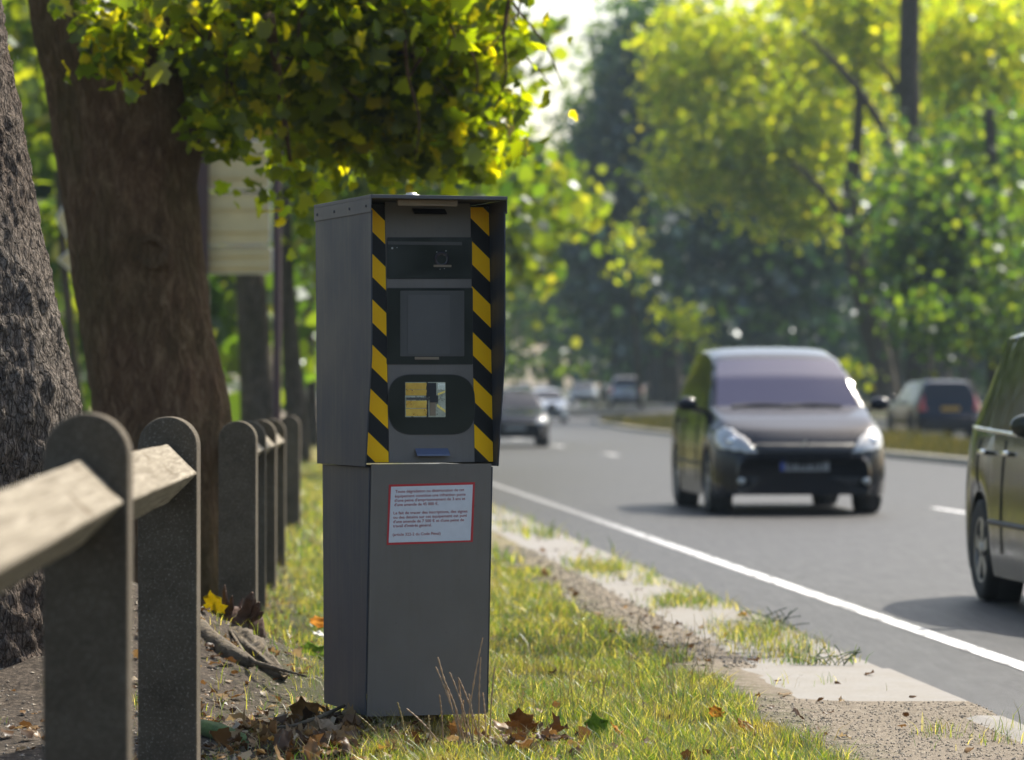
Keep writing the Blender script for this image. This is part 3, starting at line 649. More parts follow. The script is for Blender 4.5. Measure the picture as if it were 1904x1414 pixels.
posts = [('round-topped concrete post at far left, blurred, with sunlit rim', 164, 768, 9.1), ('concrete post right of the blurred nearest one, rail end against its head', 315, 775, 13.1),
         ('concrete post standing behind the broken root stump', 443, 783, 20.6), ('post overlapped almost wholly by the one at the stump', 463, 783, 23.2),
         ('narrow-looking post with a lit rail end at its shoulder', 486, 781, 26.2), ('post before the widest gap, third from the cabinet end of the row', 506, 779, 29.4), ('last post of the row, beside the cabinet flank', 539, 773, 36.9)]
PT = [post(a, b, c, d, yaw=R(random.uniform(-1.5, 1.5)))[1] for a, b, c, d in posts]
def rail(label, a, b, hd=.1, roll=0):
    a = V3(a); b = V3(b); t = (b-a).normalized(); x = t.cross(V3((0, 0, 1))).normalized(); z = x.cross(t).normalized()
    n = 60; m = MB(); L = (b-a).length; s = hd*.93
    cs = []
    for q in range(4):                                  # square set on edge, corners eased
        p0 = R(90*q+45+45); a0 = V3((math.cos(p0), math.sin(p0), 0))
        c0 = V3((math.cos(R(90*q)), math.sin(R(90*q)), 0))*hd; nx = V3((math.cos(R(90*q+90)), math.sin(R(90*q+90)), 0))*hd; pv = V3((math.cos(R(90*q-90)), math.sin(R(90*q-90)), 0))*hd
        for k in (.08, .03): cs.append(c0+(pv-c0)*k)
        cs.append(c0*.975)
        for k in (.03, .08): cs.append(c0+(nx-c0)*k)
        for k in (.3, .5, .7): cs.append(c0+(nx-c0)*k)
    N_ = len(cs); vs = []; fs = []
    for i in range(n+1):
        c = a+t*(L*i/n)
        for j, q in enumerate(cs):
            d = 1+.035*noise.noise(V3((q.x*20, q.y*20, L*i/n*1.2)))+.015*noise.noise(V3((q.x*70, q.y*70, L*i/n*5)))
            vs.append(c+(x*q.x+z*q.y)*d)
    for i in range(n):
        for j in range(N_): fs.append((i*N_+j, i*N_+(j+1) % N_, (i+1)*N_+(j+1) % N_, (i+1)*N_+j))
    fs.append(tuple(range(N_))); fs.append(tuple(n*N_+k for k in range(N_))[::-1])
    loc = a; o = mk('wooden_rail', [V3((0, 0, 0))]*0+[Matrix.Rotation(-math.atan2(t.x, t.y)*-1, 3, 'Z') @ (v-a) for v in vs], fs, M['wood'])
    o.location = a; o.rotation_euler = (0, 0, -math.atan2(t.x, t.y)); return tag(o, label, 'rail', 'square timber fence rails')
c1 = W(157, 933, 9.1); c2 = W(315, 880, 13.1)
rail('pale blurred timber rail running out of the left side of the photo', (c1.x+.062, 5.2, c1.z-.066), (c1.x, 9.035, c1.z))
rail('weathered timber rail between the two nearest round-topped posts', (c1.x, 9.165, c1.z), (c2.x, 13.03, c2.z))
for a, b, lab in ((2, 3, 'short hidden rail joining the post at the stump to the next'), (3, 4, 'far timber rail catching light on the narrow post'), (4, 5, 'last visible timber rail of the distant fence run')):
    rail(lab, PT[a]+V3((0, .07, -.17)), PT[b]+V3((0, -.07, -.17)))

# ================================================================== SPEED CAMERA CABINET
PH = R(17); A = V3((math.cos(PH), math.sin(PH), 0)); B = V3((-math.sin(PH), math.cos(PH), 0)); O = V3(((690-952)/F*15, 15, 0)); WD = .545
def C(a, b, z): return O+A*a+B*b+V3((0, 0, z))
def zpx(py, D=15.2): return H_EYE-(py-726)/F*D
cab = thing('speed_camera', 'grey speed camera cabinet with yellow and black chevrons beside the road', 'speed camera', C(.27, .42, 0))
ZT, ZJ, ZB, ZK = zpx(362, 15.0), 1.095, .105, 1.52
def slabm(a0, a1, prof, mat, name, parent=cab, bev=.003):   # profile in (b,z), thick along a
    b_ = bmesh.new(); f = b_.faces.new([b_.verts.new((0, y, z)) for y, z in prof]); e = bmesh.ops.extrude_face_region(b_, geom=[f])
    bmesh.ops.translate(b_, vec=(a1-a0, 0, 0), verts=[g for g in e['geom'] if isinstance(g, bmesh.types.BMVert)])
    bmesh.ops.recalc_face_normals(b_, faces=b_.faces)
    if bev: bmesh.ops.bevel(b_, geom=list(b_.edges), offset=bev, segments=2, affect='EDGES', profile=.7)
    b_.verts.index_update(); vs = [C(a0+v.co.x, v.co.y, v.co.z) for v in b_.verts]; fs = [[v.index for v in f.verts] for f in b_.faces]; b_.free()
    return mk(name, vs, fs, mat, parent)
side_prof = [(0., ZT-.06), (.0, ZK), (.092, ZJ-.014), (.86, ZJ-.014), (.885, ZT-.06)]
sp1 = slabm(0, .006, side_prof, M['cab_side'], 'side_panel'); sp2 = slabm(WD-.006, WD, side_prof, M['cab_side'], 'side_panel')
slabm(.0065, WD-.0065, [(.868, ZJ), (.874, ZJ), (.874, ZT-.03), (.868, ZT-.03)], M['cab'], 'back_panel', bev=0)
# lid: a shallow folded cap, skirt on the sides, lip at the front
lid = MB()
def cbox(m, a0, a1, b0, b1, z0, z1, bev=.0):
    m.box((0, 0, 0), (a1-a0, b1-b0, z1-z0), bev=bev)
    n = len(m.v); k = 8 if not bev else None
    return m
def addbox(m, a0, a1, b0, b1, z0, z1, bev=.0015):
    t = MB().box((0, 0, 0), (a1-a0, b1-b0, z1-z0), bev=bev)
    m.add([C((a0+a1)/2+v.x, (b0+b1)/2+v.y, (z0+z1)/2+v.z) for v in t.v], t.f)
addbox(lid, -.004, WD+.004, -.012, .895, ZT-.014, ZT)
addbox(lid, -.004, -.0008, -.010, .892, ZT-.068, ZT-.0145); addbox(lid, WD+.0008, WD+.004, -.010, .892, ZT-.068, ZT-.0145)
addbox(lid, -.004, WD+.004, .888, .8945, ZT-.068, ZT-.0145)
lid = lid.go('lid', M['cab'], cab)
for b_ in (.06, .32, .56, .84): t = MB().ball((0, 0, 0), (.003, .006, .006), 10, 6); m = MB(); m.add([C(-.005, b_, ZT-.042)+v for v in t.v], t.f); m.go('rivet', M['cab'], lid, True)
m = MB(); m.lathe([(.034, 0), (.034, .006), (.022, .008), (.020, .014), (.0, .016)], C(.19, .1, ZT), (0, 0, 1), 20); m.go('lid_knob', M['steel'], lid, True)
# face plane b(z): .21 at the top -> .147 at the junction
def fb(z): return .147+(z-ZJ)/(ZT-ZJ)*.063
def face_box(name, mat, a0, a1, z0, z1, off, th, parent=cab, bev=.0015, poly=None):
    """plate on the face: its front sits off in front of the face plane, th thick"""
    if poly is None: poly = [(a0, z0), (a1, z0), (a1, z1), (a0, z1)]
    n = len(poly)
    vs = [C(a, fb(z)-off, z) for a, z in poly]+[C(a, fb(z)-off+th, z) for a, z in poly]
    fs = [tuple(range(n)), tuple(range(2*n-1, n-1, -1))]+[(i, n+i, n+(i+1) % n, (i+1) % n) for i in range(n)]
    return mk(name, vs, fs, mat, parent)
inner = face_box('recess_back', M['dark_in'], .007, WD-.007, ZJ, ZT-.03, -.004, .01)
# face pixel -> (a,z) on the face plane
def fp(px, py):
    z = 1.5
    for _ in range(6):
        b = fb(z); o = O+B*b; r = (px-952)/F
        # X = r*Y  : o.x + A.x a = r (o.y + A.y a)
        a = (r*o.y-o.x)/(A.x-r*A.y); Y = o.y+A.y*a; z = H_EYE-(py-726)/F*Y
    return a, z
def quad(x0, y0, x1, y1): return [fp(x0, y1), fp(x1, y1), fp(x1, y0), fp(x0, y0)]
aL, _ = fp(716, 600); aR, _ = fp(877, 400)
aL, aR = .1105, .4595
Ztop = zpx(377, 15.25)
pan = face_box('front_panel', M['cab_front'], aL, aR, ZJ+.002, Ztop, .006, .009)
# chevron strips
def clip(poly, f):
    out = []
    for i in range(len(poly)):
        p, q = poly[i], poly[(i+1) % len(poly)]; fp_, fq = f(p), f(q)
        if fp_ >= 0: out.append(p)
        if (fp_ >= 0) != (fq >= 0): t = fp_/(fp_-fq); out.append((p[0]+(q[0]-p[0])*t, p[1]+(q[1]-p[1])*t))
    return out
def chevrons(a0, a1, zstart):
    st = face_box('chevron_strip', M['black'], a0, a1, ZJ+.002, ZT-.016-.012, .004, .006)
    m = MB(); pitch = .1815; hgt = .0925; sl_ = .075/.079
    z = zstart+pitch*1
    while z > ZJ-.2:
        poly = [(a0+.0005, z), (a1-.0005, z-(a1-a0)*sl_), (a1-.0005, z-hgt-(a1-a0)*sl_), (a0+.0005, z-hgt)]
        poly = clip(poly, lambda p: p[1]-(ZJ+.003)); poly = clip(poly, lambda p: (ZT-.034)-p[1]) if len(poly) > 2 else poly
        if len(poly) > 2:
            n = len(poly); base = len(m.v)
            m.add([C(a, fb(zz)-.0052, zz) for a, zz in poly]+[C(a, fb(zz)-.0042, zz) for a, zz in poly], [tuple(range(n)), tuple(range(2*n-1, n-1, -1))]+[(i, n+i, n+(i+1) % n, (i+1) % n) for i in range(n)])
        z -= pitch
    m.go('yellow_stripes', M['yellow'], st); return st
aVis = .058                                             # where the side panel starts to hide the left strip
chevrons(.008, aL-.001, zpx(388, 15.22)+.0505*(.075/.079)); chevrons(aR+.001, WD-.008, zpx(447.5, 15.33))
# top recess bracket
m = MB(); t_ = MB().box((0, 0, 0), (.242, .02, .024), bev=.002); m.add([C(.238+v.x, .045+v.y, ZT-.0275+v.z) for v in t_.v], t_.f); m.go('bracket', M['tan'], cab)
# windows with frames
def rounded(poly, r, n=6):
    out = []; k = len(poly)
    for i in range(k):
        p = V3((*poly[i], 0)); a = V3((*poly[i-1], 0)); b = V3((*poly[(i+1) % k], 0)); u = (a-p).normalized()*r; v = (b-p).normalized()*r
        for j in range(n+1):
            t = j/n; q = (p+u)*(1-t)**2+2*p*t*(1-t)+(p+v)*t*t; out.append((q.x, q.y))
    return out
def grow(poly, d):
    cx = sum(p[0] for p in poly)/len(poly); cz = sum(p[1] for p in poly)/len(poly)
    return [(p[0]+math.copysign(d, p[0]-cx), p[1]+math.copysign(d, p[1]-cz)) for p in poly]
q1 = quad(719.5, 443, 875.5, 518); w1 = face_box('upper_window', M['glass_dark'], 0, 0, 0, 0, .0085, .004, poly=rounded(q1, .007))
face_box('window_frame', M['dark_in'], 0, 0, 0, 0, .0072, .003, w1, poly=rounded(grow(q1, .003), .008))
face_box('inner_ledge', M['mesh_grey'], *[fp(720, 455)[0], fp(858, 455)[0]], fp(800, 456)[1], fp(800, 450)[1], .0095, .002, w1)
for (x, y, r) in ((728, 462, .0045), (737, 461, .0018), (811, 469, .002), (828, 467, .0025), (825, 500, .0014), (817, 501, .0014)):
    a, z = fp(x, y); t = MB().ball((0, 0, 0), (r, r*.4, r)); m = MB(); m.add([C(a, fb(z)-.0095, z)+v for v in t.v], t.f); m.go('screw', M['steel'], w1, True)
m = MB(); a, z = fp(820, 482); t = MB().lathe([(.030, 0), (.029, -.002), (.022, -.0022), (.018, .001), (0, .002)], (0, 0, 0), (0, 1, 0), 28); m.add([C(a, fb(z)-.0088, z)+(A*v.x+B*v.y+V3((0, 0, v.z))) for v in t.v], t.f)
m.go('camera_lens', simple('lens_violet_glass', (.028, .022, .034), .3), w1, True)
face_box('lens_label', M['tan'], fp(805, 490)[0], fp(838, 490)[0], fp(820, 497)[1], fp(820, 493)[1], .0105, .002, w1)
q2 = quad(719.5, 537, 877, 677); w2 = face_box('radar_window', M['glass_dark'], 0, 0, 0, 0, .0085, .004, poly=rounded(q2, .006))
face_box('window_frame', M['dark_in'], 0, 0, 0, 0, .0072, .003, w2, poly=rounded(grow(q2, .003), .007))
face_box('radome', M['mesh_grey'], 0, 0, 0, 0, .0100, .002, w2, poly=rounded(quad(743, 541, 862, 663), .004))
face_box('radome_inset', simple('radome_inner', (.085, .08, .076), .5, var=.2, scale=2), 0, 0, 0, 0, .0115, .002, w2, poly=rounded(quad(757, 549, 835, 659), .004))
face_box('radome_latch', M['tan'], fp(770, 667)[0], fp(815, 667)[0], fp(790, 669)[1], fp(790, 664)[1], .0110, .002, w2)
q3 = quad(722.5, 698, 880, 807.5); st_ = []
x0, z0 = q3[0]; x1, z1 = q3[2]; r = .088
w3 = face_box('flash_window', M['glass_dark'], 0, 0, 0, 0, .0090, .004, poly=rounded([(x0, z0), (x1, z0), (x1, z1), (x0, z1)], .098, 12))
face_box('window_frame', M['dark_in'], 0, 0, 0, 0, .0078, .003, w3, poly=rounded([(x0-.003, z0-.003), (x1+.003, z0-.003), (x1+.003, z1+.003), (x0-.003, z1+.003)], .1, 12))
# flash reflector: ribbed gold box, dark lamp, grey angled mirrors
qr = quad(752, 711, 827, 776); (ra, rz), _, (ra1, rz1), _ = qr
fl = face_box('flash_reflector', M['grey_reflect'], 0, 0, 0, 0, .0105, .004, w3, poly=rounded(qr, .004))
def sub(n, mat, u0, v0, u1, v1, off, skew=0):
    pl = [(ra+(ra1-ra)*u, rz+(rz1-rz)*v) for u, v in ((u0, v0), (u1, v0+skew), (u1, v1+skew), (u0, v1))]
    return face_box(n, mat, 0, 0, 0, 0, off, .002, w3, poly=pl)
for (v0, v1) in ((.03, .24), (.26, .47), (.62, .78), (.79, .98)):
    m = MB()
    for i in range(24):
        u0 = .02+i*.0212; dz = .0018*(i % 3)
        pl = [(ra+(ra1-ra)*u, rz+(rz1-rz)*v) for u, v in ((u0, v0), (u0+.019, v0), (u0+.019, v1), (u0, v1))]
        cvs = [C(a, fb(z)-.0118-(.002 if j in (1, 2) else .0)-(.003 if j > 1 else 0), z) for j, (a, z) in enumerate(pl)]+[C(a, fb(z)-.0108, z) for a, z in pl]
        m.add(cvs, [(0, 1, 2, 3), (7, 6, 5, 4), (0, 4, 5, 1), (1, 5, 6, 2), (2, 6, 7, 3), (3, 7, 4, 0)])
    m.go('ribbed_reflector', M['gold'], w3)
sub('lamp_tube', M['dark_in'], .52, .0, .56, 1., .0150); sub('lamp_shade', M['trim'], .54, .58, .76, .98, .0165); sub('lamp_socket', M['trim'], .60, .42, .80, .62, .0175); sub('lamp_foot', M['tan'], .60, .04, .74, .42, .0160)
sub('tube_holder', M['mesh_grey'], .03, .50, .60, .56, .0165)
sub('angled_mirror', M['gold'], .78, .30, .98, .38, .0135, -.18); sub('angled_mirror', M['gold'], .80, .62, .98, .68, .0135, .08); sub('angled_mirror', M['chrome'], .80, .78, .98, .97, .0135)
# handles: bent plates
def handle(x0, x1, y0, y1, mat, up):
    (a0, zt), (a1, _), = fp(x0, y0), fp(x1, y0); zb = fp(x0, y1)[1]; m = MB()
    f0 = fb(zt)-.0055
    pr = [(f0, zt), (f0-.032, zb+.006), (f0-.034, zb), (f0-.028, zb), (f0-.002, zt-.008)]
    n = len(pr); vs = [C(a0, y, z) for y, z in pr]+[C(a1, y, z) for y, z in pr]
    m.add(vs, [tuple(range(n)), tuple(range(2*n-1, n-1, -1))]+[(i, n+i, n+(i+1) % n, (i+1) % n) for i in range(n)])
    m.go('handle', mat, cab); return
handle(766, 826, 388, 399, M['black'], 0); handle(771, 832, 834, 848, M['blue_handle'], 0)
# lower body
low = [(.103, ZJ-.016), (.17, ZB), (.82, ZB), (.85, ZJ-.016)]
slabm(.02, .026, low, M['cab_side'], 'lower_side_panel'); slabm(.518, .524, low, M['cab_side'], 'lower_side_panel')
def lb_(z): return .103+(ZJ-.016-z)/(ZJ-.016-ZB)*.067
vs = [C(a, lb_(z)-d, z) for d in (.003, -.004) for a, z in ((.0275, ZB-.004), (.5165, ZB-.004), (.5165, ZJ-.004), (.0275, ZJ-.004))]
door = mk('lower_door', vs, [(0, 1, 2, 3), (7, 6, 5, 4), (0, 4, 5, 1), (1, 5, 6, 2), (2, 6, 7, 3), (3, 7, 4, 0)], M['cab_front'], cab)
m = MB(); addbox(m, .0262, .5178, .18, .815, ZB+.002, ZB+.01, 0); m.go('floor_panel', M['dark_in'], cab)
m = MB(); addbox(m, .0262, .5178, .84, .846, ZB+.03, ZJ-.02, 0); m.go('back_panel', M['cab'], cab)
m = MB(); addbox(m, .125, .395, .42, .66, -.15, ZB+.0015, .004); m.go('pedestal', M['post_dark'], cab)
m = MB(); addbox(m, .385, .80, .0, .30, -.06, -.005, .006); tag(m.go('concrete_block', M['slab']), 'pale concrete pad just showing at the bottom edge under the cabinet', 'block')
# warning label on the door
def dp(px, py, off=0):              # pixel -> point on the door plane (a, z)
    z = .8
    for _ in range(8):
        b = lb_(z)-.003; o = O+B*b; r = (px-952)/F; a = (r*o.y-o.x)/(A.x-r*A.y); Y = o.y+A.y*a; z = H_EYE-(py-726)/F*Y
    return a, z
def door_poly(name, mat, pl, off, th, parent):
    n = len(pl); vs = [C(a, lb_(z)-.003-off, z) for a, z in pl]+[C(a, lb_(z)-.003-off+th, z) for a, z in pl]
    return mk(name, vs, [tuple(range(n)), tuple(range(2*n-1, n-1, -1))]+[(i, n+i, n+(i+1) % n, (i+1) % n) for i in range(n)], mat, parent)
cr = [dp(719, 1014), dp(879, 1008), dp(883, 897), dp(723, 901.5)]
lab = door_poly('warning_label', M['red_film'], cr, .0012, .0010, cab)
cw = [dp(722.5, 1009.5), dp(874.5, 1005), dp(879, 901.5), dp(727, 905.5)]
door_poly('label_face', M['white_film'], cw, .0017, .0004, lab)
lines = [('Toute d\u00e9gradation ou d\u00e9t\u00e9rioration de cet', 735, 863, 917), ('\u00e9quipement constitue une infraction punie', 734, 865.5, 925.5), ("d'une peine d'emprisonnement de 3 ans et", 733.5, 865, 933.5),
         ("d'une amende de 45 000 \u20ac.", 733, 815, 941.5), ('Le fait de tracer des inscriptions, des signes', 731.5, 869, 957), ('ou des dessins sur cet \u00e9quipement est puni', 731, 867.5, 965),
         ("d'une amende de 7 500 \u20ac et d'une peine de", 731, 862.5, 973), ("travail d'int\u00e9r\u00eat g\u00e9n\u00e9ral.", 730.5, 802.5, 981), ('(article 322-2 du Code P\u00e9nal)', 730, 819, 997)]
for s, x0, x1, yb in lines:
    cu = bpy.data.curves.new('label_text', 'FONT'); cu.body = s; cu.size = 1; cu.offset = .012
    to = bpy.data.objects.new('label_text', cu); COL.objects.link(to); bpy.context.view_layer.update()
    me = bpy.data.meshes.new_from_object(to); bpy.data.objects.remove(to)
    xs = [v.co.x for v in me.vertices]; wid = max(xs)-min(xs); x_0 = min(xs)
    tilt = -.028
    a0, z0 = dp(x0, yb); a1, z1 = dp(x1, yb+tilt*(x1-x0)); Lw = math.hypot(a1-a0, z1-z0); ex = ((a1-a0)/Lw, (z1-z0)/Lw); sc_h = .0158
    ez = (-ex[1]-.035, ex[0])
    vs = []
    for v in me.vertices:
        p = (v.co.x-x_0)/wid*Lw; q = v.co.y*sc_h; a = a0+ex[0]*p+ez[0]*q; z = z0+ex[1]*p+ez[1]*q; vs.append(C(a, lb_(z)-.0052, z))
    mk('label_text', vs, [tuple(p.vertices) for p in me.polygons], M['ink'], lab)

# ================================================================== GROUND COVER
def nz(X, Y, s, o=0): return noise.noise(Vector((X*s, Y*s, o)))
def blades(name, pts, hts, wds, mat, lean=.5, label='', cat='grass'):
    n = len(pts); pts = np.array(pts); h = np.array(hts)[:, None]; w_ = np.array(wds)[:, None]
    th = rng.random(n)*2*math.pi; ph = rng.random(n)*2*math.pi
    sx = np.stack([np.cos(th), np.sin(th), np.zeros(n)], 1)*w_/2; L = np.stack([np.cos(ph), np.sin(ph), np.zeros(n)], 1)*(lean*(.2+rng.random((n, 1))))*h
    up = np.array([0, 0, 1.])
    v = np.stack([pts-sx, pts+sx, pts+L*.25+up*h*.5-sx*.8, pts+L*.25+up*h*.5+sx*.8, pts+L+up*h*.92], 1).reshape(-1, 3)
    me = bpy.data.meshes.new(name); me.vertices.add(n*5); me.loops.add(n*7); me.polygons.add(n*2)
    me.vertices.foreach_set('co', v.astype(np.float32).ravel())
    b = (np.arange(n)*5)[:, None]; me.loops.foreach_set('vertex_index', (b+np.array([0, 1, 3, 2, 2, 3, 4])).astype(np.int32).ravel())
    ls = (np.arange(n)*7)[:, None]+np.array([0, 4]); me.polygons.foreach_set('loop_start', ls.astype(np.int32).ravel())
    me.polygons.foreach_set('loop_total', np.tile([4, 3], n).astype(np.int32)); me.materials.append(M[mat]); me.update(calc_edges=True)
    o = bpy.data.objects.new(name, me); COL.objects.link(o); return tag(o, label, cat, kind='stuff')
def dens(u, X, Y):                  # grass cover 0..1
    g = .5+.5*nz(X, Y, 2.2)+.25*nz(X, Y, 6, 3)
    if u > 3.26: return 0
    if u > 2.28+.28*nz(X, Y, 1.1, 7):
        k = nz(X, Y*.5, 1.1, 9)+.5*nz(X, Y, 4.5, 2)
        edge = 1-abs(u-2.95)/.34
        c = max(0, k*1.8+.05)*max(0, edge)*1.1 if Y > 19.3 else max(0, k-.35)*.6
        if 19.2 < Y < 60: c = max(c, max(0, 1-abs(u-3.2)/.09)*.55*max(0, nz(0, Y, 1.7, 4)+.25))
        return c
    if u > .5: return min(1, .45+.7*g)*(.75+.25*min(1, max(0, (2.25-u)*3)))
    if u > -.05: return .22*g+max(0, nz(X, Y, 1.6, 5))*.8
    if Y > 26: return .5*g
    return max(0, nz(X, Y, 1.5, 12)-.12)*1.1+(.35 if 15.2 < Y < 16.6 and X > -1.2 and nz(X, Y, 3, 2) > 0 else 0)
gp, gh, gw = [], [], []; sp_, sh, sw = [], [], []
def scatter(n, y0, y1, u0, u1, hs, wsc):
    for _ in range(n):
        Y = y0+(y1-y0)*random.random(); u = u0+(u1-u0)*random.random(); X = u-.0753*Y
        d = dens(u, X, Y)
        if random.random() > d: continue
        tuft = .42+1.3*max(0, .4+nz(X, Y, 3.1, 8)+.4*nz(X, Y, 9, 2))
        z = gz(X, Y) if u < 2.45 or not (17 < Y < 46) else .008
        if random.random() < .22+.35*max(0, nz(X, Y, .9, 15)):
            sp_.append((X, Y, z)); sh.append(hs*tuft*random.uniform(.4, 1.25)); sw.append(wsc*random.uniform(.5, 1))
        else:
            gp.append((X, Y, z)); gh.append(hs*tuft*random.uniform(.45, 1.1)); gw.append(wsc*random.uniform(.6, 1.2))
scatter(125000, 13.2, 19, .3, 3.26, .072, .0033)
scatter(105000, 19, 30, .0, 3.26, .078, .0055)
scatter(60000, 30, 70, -.3, 3.26, .12, .012)
scatter(22000, 13.5, 19, -1.4, .3, .07, .0035)
scatter(16000, 24, 75, -4.5, -.1, .14, .014)
blades('grass', gp, gh, gw, 'grass', .8, 'green and yellowing grass of the verge')
blades('dry_grass', sp_, sh, sw, 'straw', 1.1, 'dry straw-coloured grass among the verge turf')
# grass on the median
gp, gh, gw = [], [], []
for _ in range(17000):
    Y = 50+112*random.random()**1.2; u = random.uniform(13.85, 17.9); p = P(u, Y, .12+rise(u, Y)); gp.append(tuple(p)); gh.append(random.uniform(.08, .34)*(1.2 if nz(p.x, p.y, .4) > 0 else .6)); gw.append(.035)
blades('dry_grass', gp, gh, gw, 'grass_far', .5, 'rough yellow-green grass on the median strip')
# tall flowering stems
def stems(name, roots, label, cat, mat='straw', seed=3):
    rr = random.Random(seed); m = MB()
    for (p0, tip, r) in roots:
        p0 = V3(p0); tip = V3(tip); pts = []
        mid = (p0+tip)/2+V3((rr.uniform(-.02, .02), rr.uniform(-.02, .02), .03)); n = 22
        for i in range(n+1):
            t = i/n; pts.append(p0*(1-t)**2+mid*2*t*(1-t)+tip*t*t)
        rad = [r*(1-.45*i/n)*(1+(.9 if (i % 2) and i > n*.5 else 0)) for i in range(n+1)]
        m.tube(pts, rad, 5, False)
    return tag(m.go(name, M[mat]), label, cat)
Dg = 14.55
def st(x0, y0, x1, y1, D=Dg, r=.0031, d2=.0): p = W(x0, y0, D); q = W(x1, y1, D+d2); return ((p.x, p.y, -.01), tuple(q), r)
stems('tall_grass_tuft', [st(862, 1400, 898, 1186), st(866, 1400, 814, 1222), st(870, 1400, 810, 1240), st(880, 1400, 853, 1262), st(892, 1400, 894, 1222), st(868, 1400, 826, 1266), st(900, 1400, 852, 1260), st(905, 1400, 898, 1288), st(825, 1405, 817, 1292), st(840, 1400, 756, 1318),
    st(888, 1400, 836, 1250), st(858, 1400, 842, 1300), st(910, 1400, 920, 1240), st(878, 1400, 872, 1290), st(848, 1400, 862, 1302)], 'tuft of tall brown seed-headed grass rising before the cabinet door', 'grass tuft', 'seedhead')
stems('tall_grass_tuft', [st(760, 1420, 739, 1306), st(756, 1420, 728, 1352), st(770, 1425, 800, 1336), st(735, 1425, 714, 1346), st(728, 1425, 664, 1330), st(790, 1420, 784, 1372), st(740, 1425, 690, 1362), st(800, 1420, 797, 1330), st(722, 1425, 683, 1372), st(778, 1420, 760, 1350), st(812, 1420, 818, 1352), st(748, 1420, 758, 1366)],
      'thinner olive grass stems in front of the cabinet pedestal', 'grass tuft', 'straw', 5)
rt = []
for _ in range(130):
    x = random.uniform(905, 1330); D = random.uniform(15, 21); y0 = 726+1.38*F/D; rt.append(st(x, y0, x+random.uniform(-25, 25), y0-random.uniform(55, 130)*15/D, D, .0012))
o = stems('dry_stalks', rt, 'thin dry stalks standing above the verge turf', 'grass', 'straw', 9); o['kind'] = 'stuff'
rt = [st(1440+random.uniform(-60, 60), 1172, 1440+random.uniform(-75, 75), random.uniform(1128, 1160), 22.3, .003) for _ in range(16)]
stems('weed', rt, 'dark weedy tuft at the road side of the gutter slabs', 'weed', 'leaf_dark', 11)
rt = [st(1530+random.uniform(-45, 60), 1240, 1530+random.uniform(-60, 80), random.uniform(1195, 1228), 19.4, .0028) for _ in range(22)]
stems('weed', rt, 'low green weed beyond the pale bare slab', 'weed', 'grass', 12)
# leaf litter
pos = []
for _ in range(5200):
    Y = 13.4+random.random()**1.6*26; u = random.gauss(.15, 1.5)
    if not -4.5 < u < 3.2: continue
    if u > .4 and random.random() < .72: continue
    X = u-.0753*Y
    if (u < .3 and nz(X, Y, 1.3, 6) < -.1 and random.random() < .7): continue
    pos.append((X, Y, gz(X, Y)+random.uniform(.006, .03)))
nlit = len(pos)
for _ in range(330):                # heap round the cabinet foot
    X = random.gauss(-.68, .22); Y = random.gauss(14.9, .38); pos.append((X, Y, gz(X, Y)+random.uniform(.01, .06)))
for _ in range(60):
    X = random.gauss(.02, .12); Y = random.gauss(14.7, .25); pos.append((X, Y, gz(X, Y)+random.uniform(.01, .07)))
lsz = np.array([.045]*nlit+[.10]*(len(pos)-nlit))
LB = 'fallen brown and pale leaves scattered over the soil'
tag(leaves3d('leaf_litter', pos[:nlit], .045*(.5+1.1*rng.random(nlit)), M['litter'], flat=.35, cuts=0, curl=1.3), LB, 'leaf litter', kind='stuff')
tag(leaves3d('leaf_litter', pos[nlit:], .088*(.45+.9*rng.random(len(pos)-nlit)), M['litter'], flat=.4, cuts=2, curl=1.6, nvar=14), 'heap of dry curled brown leaves round the cabinet foot', 'leaf litter', kind='stuff')
# gravel and crumbs
vs = []; fs = []
for _ in range(9000):
    if random.random() < .45: Y = random.uniform(13.2, 17.0); u = random.uniform(2.0, 3.3); s = random.uniform(.0025, .008)
    elif random.random() < .6: Y = random.uniform(13.5, 19.5); u = random.uniform(-1.2, .6); s = random.uniform(.003, .011)
    else: Y = random.uniform(19, 34); u = random.uniform(2.1, 2.7); s = random.uniform(.006, .016)
    X = u-.0753*Y; z = gz(X, Y); n = len(vs); c = V3((X, Y, z+s*.3))
    for k in range(6):
        d = [(1, 0, 0), (-1, 0, 0), (0, 1, 0), (0, -1, 0), (0, 0, .7), (0, 0, -.6)][k]; vs.append(c+V3(d)*s*random.uniform(.6, 1.2)+V3((random.uniform(-s, s), random.uniform(-s, s), 0))*.25)
    fs += [(n+a, n+b, n+c_) for a, b, c_ in ((0, 2, 4), (2, 1, 4), (1, 3, 4), (3, 0, 4), (2, 0, 5), (1, 2, 5), (3, 1, 5), (0, 3, 5))]
tag(mk('gravel', vs, fs, simple('gravel_stone', (.27, .23, .18), .9, var=.5, scale=2.5)), 'loose gravel and crumbs of earth', 'gravel', kind='stuff')
